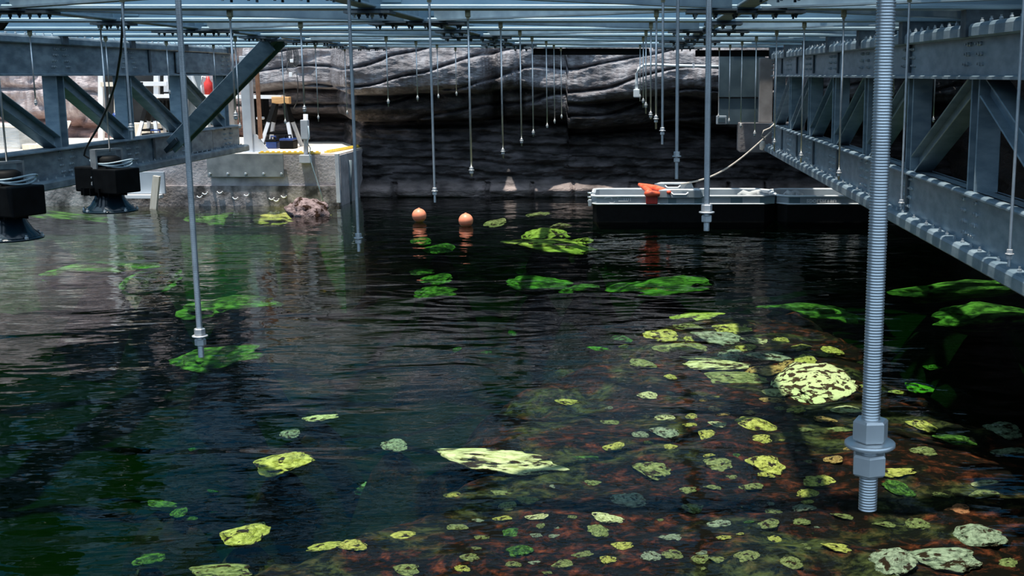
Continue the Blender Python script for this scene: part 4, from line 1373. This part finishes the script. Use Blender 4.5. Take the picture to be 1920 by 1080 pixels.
SINGLE = [
    (945, 866, 235, 62, 'cream', 'long bright cream and yellow-green slab shaped as a sunlit strip by the weed bed'),  # slab outline follows a strip of sunlight on the rock
    (529, 872, 92, 56, 'yellow', 'angular yellow-green boulder alone in the dark water'),
    (600, 785, 56, 16, 'cream', 'small cream stone alone in open dark water above the angular boulder'),
    (545, 814, 34, 12, 'grey', 'small dull grey-green stone just above the angular yellow-green boulder'),
    (1523, 726, 165, 56, 'spotted', 'largest flat cream slab blotched with dark brown weed beside the nearest rod'),
    (1330, 688, 135, 26, 'cream', 'long whitish-cream flat stone at the middle of the stone mound'),
    (1347, 638, 86, 25, 'grey', 'broad pale grey-green stone near the top of the stone mound'),
    (1372, 620, 68, 20, 'yellow', 'yellow stone just below the mound top behind the broad grey-green one'),
    (1307, 598, 95, 14, 'yellow', 'long thin yellow stone at the very top edge of the stone mound'),
    (1240, 632, 62, 26, 'yellow', 'yellow-green peaked stone on the pool-side shoulder of the mound'),
    (1280, 658, 98, 24, 'olive', 'wide olive stone below the peaked yellow-green one'),
    (1205, 684, 44, 32, 'olive', 'upright olive-green stone at the outer foot of the mound'),
    (1437, 671, 78, 20, 'grey', 'long grey-green stone beside the whitish-cream flat stone'),
    (1377, 713, 104, 22, 'olive', 'long olive-cream stone in front of the whitish-cream flat stone'),
    (1433, 697, 76, 14, 'orange', 'thin orange-cream stone behind the blotched slab'),
    (1510, 680, 42, 24, 'yellow', 'squarish yellow stone behind the blotched slab'),
    (1587, 770, 60, 26, 'cream', 'pale ribbed stone touching the nearest rod, below the blotched slab'),
    (1418, 802, 76, 26, 'yellow', 'yellow-green flat-topped stone amid red weed'),
    (1437, 873, 58, 32, 'yellow', 'mottled yellow-green stone under a patch of red weed'),
    (1227, 884, 66, 36, 'olive', 'mottled olive stone between the bright slab and the mound'),
    (1724, 730, 62, 17, 'yellow', 'bright yellow stone alone past the nearest rod'),
    (1685, 918, 42, 30, 'green', 'green-yellow stone beside the lowest end of the nearest rod'),
    (1796, 958, 44, 18, 'red', 'smooth brick-red oval stone'),
    (1835, 1010, 78, 38, 'grey', 'pale green speckled stone below the brick-red one'),
    (1770, 1052, 110, 50, 'grey', 'large pale grey boulder at the bottom edge of the picture'),
    (1672, 1058, 74, 50, 'grey', 'mottled grey boulder at the bottom edge beside the large pale one'),
    (1140, 972, 56, 19, 'cream', 'smooth cream stone alone in the near weed bed'),
    (740, 837, 44, 22, 'grey', 'pale green speckled stone between the boulder and the bright slab'),
    (460, 1007, 72, 38, 'yellow', 'yellow-green three-cornered stone near the bottom edge'),
    (620, 1026, 74, 16, 'yellow', 'long thin yellow-green stone near the bottom edge'),
    (415, 1074, 104, 24, 'olive', 'broad olive boulder top cut by the bottom edge'),
    (1840, 906, 52, 14, 'cream', 'pale bluish-cream stone past the nearest rod end'),
    (815, 553, 76, 17, 'green', 'pale green forked stone deep in the middle of the pool'),
    (820, 526, 56, 18, 'green', 'bright green stone just behind the pale forked one'),
    (825, 470, 54, 13, 'green', 'small bright green rock below the second buoy'),
    (1020, 445, 74, 20, 'yellow', 'yellow-green weedy rock near the boat stern'),
    (1035, 465, 145, 15, 'yellow', 'long yellow-green ridge of rock just before the boat stern'),
    (1090, 455, 38, 24, 'yellow', 'rounded yellow-green rock touching the boat reflection'),
    (1008, 540, 115, 26, 'green', 'dim green rock deep before the boat'),
    (1240, 546, 190, 32, 'green', 'long green rock ridge in the deep water before the mound'),
    (1805, 550, 225, 28, 'green', 'long vivid green rock ridge under the blue-grey truss'),
    (1850, 602, 170, 50, 'green', 'broad vivid green rock in front of the green ridge under the truss'),
    (1530, 596, 165, 40, 'green', 'dim green rock between the mound and the nearest rod'),
    (430, 585, 150, 42, 'green', 'large vivid green rock beside the long hanging rod'),
    (405, 680, 135, 38, 'green', 'vivid green rock right under the end of the long hanging rod'),
    (290, 530, 95, 26, 'green', 'green rock below the timber post reflection'),
    (190, 520, 150, 50, 'green', 'broad pale green rock below the whole black lamp'),
]
for px, py, w, h, tone, lab in SINGLE:
    rock(px, py, w, h, tone, lab)

GROUPS = {
    'm': ('small flat stone lying among the larger stones of the reddish weed mound', 'small stones on the mound'),
    'n': ('small mottled stone half sunk in the dark near weed bed', 'small stones in the near weed bed'),
    'd': ('small green stone alone in the deep dark water', 'small stones in the deep water'),
    's': ('small olive stone on the shelf past the nearest rod', 'small stones past the nearest rod'),
}
SMALL = [
    (1170, 637, 44, 14, 'grey', 'm'), (1123, 657, 48, 12, 'yellow', 'm'), (1287, 615, 52, 12, 'olive', 'm'), (1417, 640, 46, 13, 'cream', 'm'), (1370, 670, 52, 18, 'grey', 'm'), (1320, 673, 80, 12, 'cream', 'm'), (1480, 688, 42, 15, 'orange', 'm'), (1257, 708, 30, 11, 'yellow', 'm'),
    (1450, 738, 52, 14, 'cream', 'm'), (1447, 752, 44, 11, 'orange', 'm'), (1493, 770, 36, 15, 'yellow', 'm'), (1340, 768, 24, 13, 'orange', 'm'), (1547, 788, 38, 12, 'orange', 'm'), (1427, 825, 34, 15, 'yellow', 'm'), (1573, 808, 52, 16, 'olive', 'm'), (1063, 755, 38, 10, 'yellow', 'm'),
    (1463, 639, 32, 8, 'yellow', 'm'), (1503, 653, 42, 12, 'yellow', 'm'), (1560, 660, 38, 12, 'yellow', 'm'), (1533, 665, 46, 10, 'olive', 'm'), (1327, 817, 34, 18, 'yellow', 'm'), (1247, 813, 48, 22, 'grey', 'm'), (1563, 863, 34, 15, 'orange', 'm'), (1400, 655, 40, 12, 'yellow', 'm'), (1300, 640, 34, 10, 'yellow', 'm'),
    (1347, 872, 48, 28, 'olive', 'n'), (1103, 862, 54, 16, 'green', 'n'), (1113, 907, 30, 11, 'olive', 'n'), (1540, 910, 58, 24, 'yellow', 'n'), (1410, 915, 42, 17, 'olive', 'n'), (1518, 928, 42, 16, 'yellow', 'n'), (1570, 1028, 46, 18, 'yellow', 'n'), (1033, 913, 16, 17, 'grey', 'n'), (990, 940, 38, 15, 'olive', 'n'), (953, 950, 32, 15, 'olive', 'n'),
    (1007, 970, 40, 15, 'cream', 'n'), (1117, 1000, 42, 24, 'olive', 'n'), (960, 1002, 30, 25, 'green', 'n'), (973, 1035, 46, 22, 'green', 'n'), (1140, 1050, 28, 18, 'yellow', 'n'), (1180, 940, 62, 26, 'grey', 'n'), (750, 1007, 72, 17, 'yellow', 'n'), (662, 1025, 46, 20, 'yellow', 'n'), (763, 1070, 42, 22, 'olive', 'n'), (680, 917, 42, 22, 'grey', 'n'),
    (1300, 955, 40, 18, 'olive', 'n'), (1350, 985, 46, 16, 'grey', 'n'), (1440, 985, 40, 18, 'olive', 'n'), (1500, 980, 34, 14, 'olive', 'n'), (1260, 1010, 44, 18, 'grey', 'n'), (1400, 1045, 42, 18, 'olive', 'n'), (1310, 1050, 36, 16, 'olive', 'n'), (1480, 1058, 44, 18, 'olive', 'n'), (1055, 1060, 40, 18, 'olive', 'n'), (1220, 1045, 34, 16, 'grey', 'n'), (880, 1045, 36, 16, 'olive', 'n'),
    (280, 1050, 38, 24, 'green', 'd'), (303, 946, 54, 11, 'green', 'd'), (337, 962, 26, 22, 'green', 'd'), (357, 974, 24, 10, 'green', 'd'), (403, 957, 18, 11, 'green', 'd'), (400, 920, 18, 10, 'green', 'd'), (363, 842, 18, 9, 'green', 'd'), (790, 512, 44, 7, 'green', 'd'), (790, 454, 36, 7, 'green', 'd'), (1090, 546, 74, 20, 'green', 'd'), (845, 592, 20, 5, 'green', 'd'), (965, 625, 22, 9, 'green', 'd'), (855, 655, 18, 10, 'green', 'd'), (912, 662, 18, 6, 'green', 'd'), (930, 420, 40, 8, 'olive', 'd'), (1010, 405, 40, 8, 'olive', 'd'), (1050, 425, 36, 8, 'olive', 'd'),
    (1680, 736, 24, 9, 'yellow', 's'), (1748, 690, 32, 10, 'olive', 's'), (1678, 888, 62, 17, 'yellow', 's'), (1730, 848, 46, 18, 'olive', 's'), (1845, 928, 58, 18, 'olive', 's'), (1767, 930, 32, 11, 'olive', 's'), (1792, 828, 62, 20, 'green', 's'), (1905, 916, 16, 15, 'cream', 's'), (1730, 800, 46, 26, 'yellow', 's'), (1880, 810, 60, 24, 'grey', 's'), (1895, 850, 60, 20, 'grey', 's'), (1720, 985, 40, 18, 'olive', 's'), (1660, 985, 38, 14, 'olive', 's'), (1890, 1060, 46, 22, 'olive', 's'),
]
rs = random.Random(21)
used_ = [(a[0], a[1], a[2]) for a in SINGLE + SMALL]
tries = 0
while tries < 4000 and len(SMALL) < 170:
    tries += 1
    if rs.random() < .55:
        px, py, g = rs.uniform(1130, 1640), rs.uniform(600, 850), 'm'
    else:
        px, py, g = rs.uniform(840, 1600), rs.uniform(850, 1075), 'n'
    w = rs.uniform(12, 40)
    if any(abs(px - u[0]) < (w + u[2]) * .52 and abs(py - u[1]) < (w + u[2]) * .2 for u in used_):
        continue
    q = hit_bed(px, py)
    if bed(q.x, q.y) < -.45:
        continue
    used_.append((px, py, w))
    SMALL.append((px, py, w, w * rs.uniform(.3, .45), rs.choice(['cream', 'yellow', 'yellow', 'olive', 'grey', 'orange'] if g == 'm' else ['olive', 'olive', 'grey', 'yellow', 'green']), g))
for px, py, w, h, tone, g in SMALL:
    lab, grp = GROUPS[g]
    rock(px, py, w, h, tone, lab, grp, name='stone', cat='stone', dep=.12 if py < 440 else None)

# pinkish boulder breaking the surface by the platform wall
p = onz(574, 404, 0.0)
o = obj('boulder', rock_mesh(2, 'pink'))
o.scale = (.27, .22, .19); o.location = (p.x, p.y + .1, .01); o.rotation_euler = (.1, .1, .5)
tag(o, 'pinkish-grey boulder breaking the surface at the foot of the concrete platform', 'rock')
for px, py, w, h, tone, lab in ((540, 412, 130, 14, 'yellow', 'yellowish shoal rock just under the surface around the pink boulder'), (120, 411, 170, 10, 'green', 'bright green rock standing in for a water reflection under the weathered truss'), (420, 415, 130, 10, 'green', 'pale green weedy shoal before the concrete platform wall')):  # the bright green one is a water reflection built as rock
    rock(px, py, w, h, tone, lab, dep=.14)
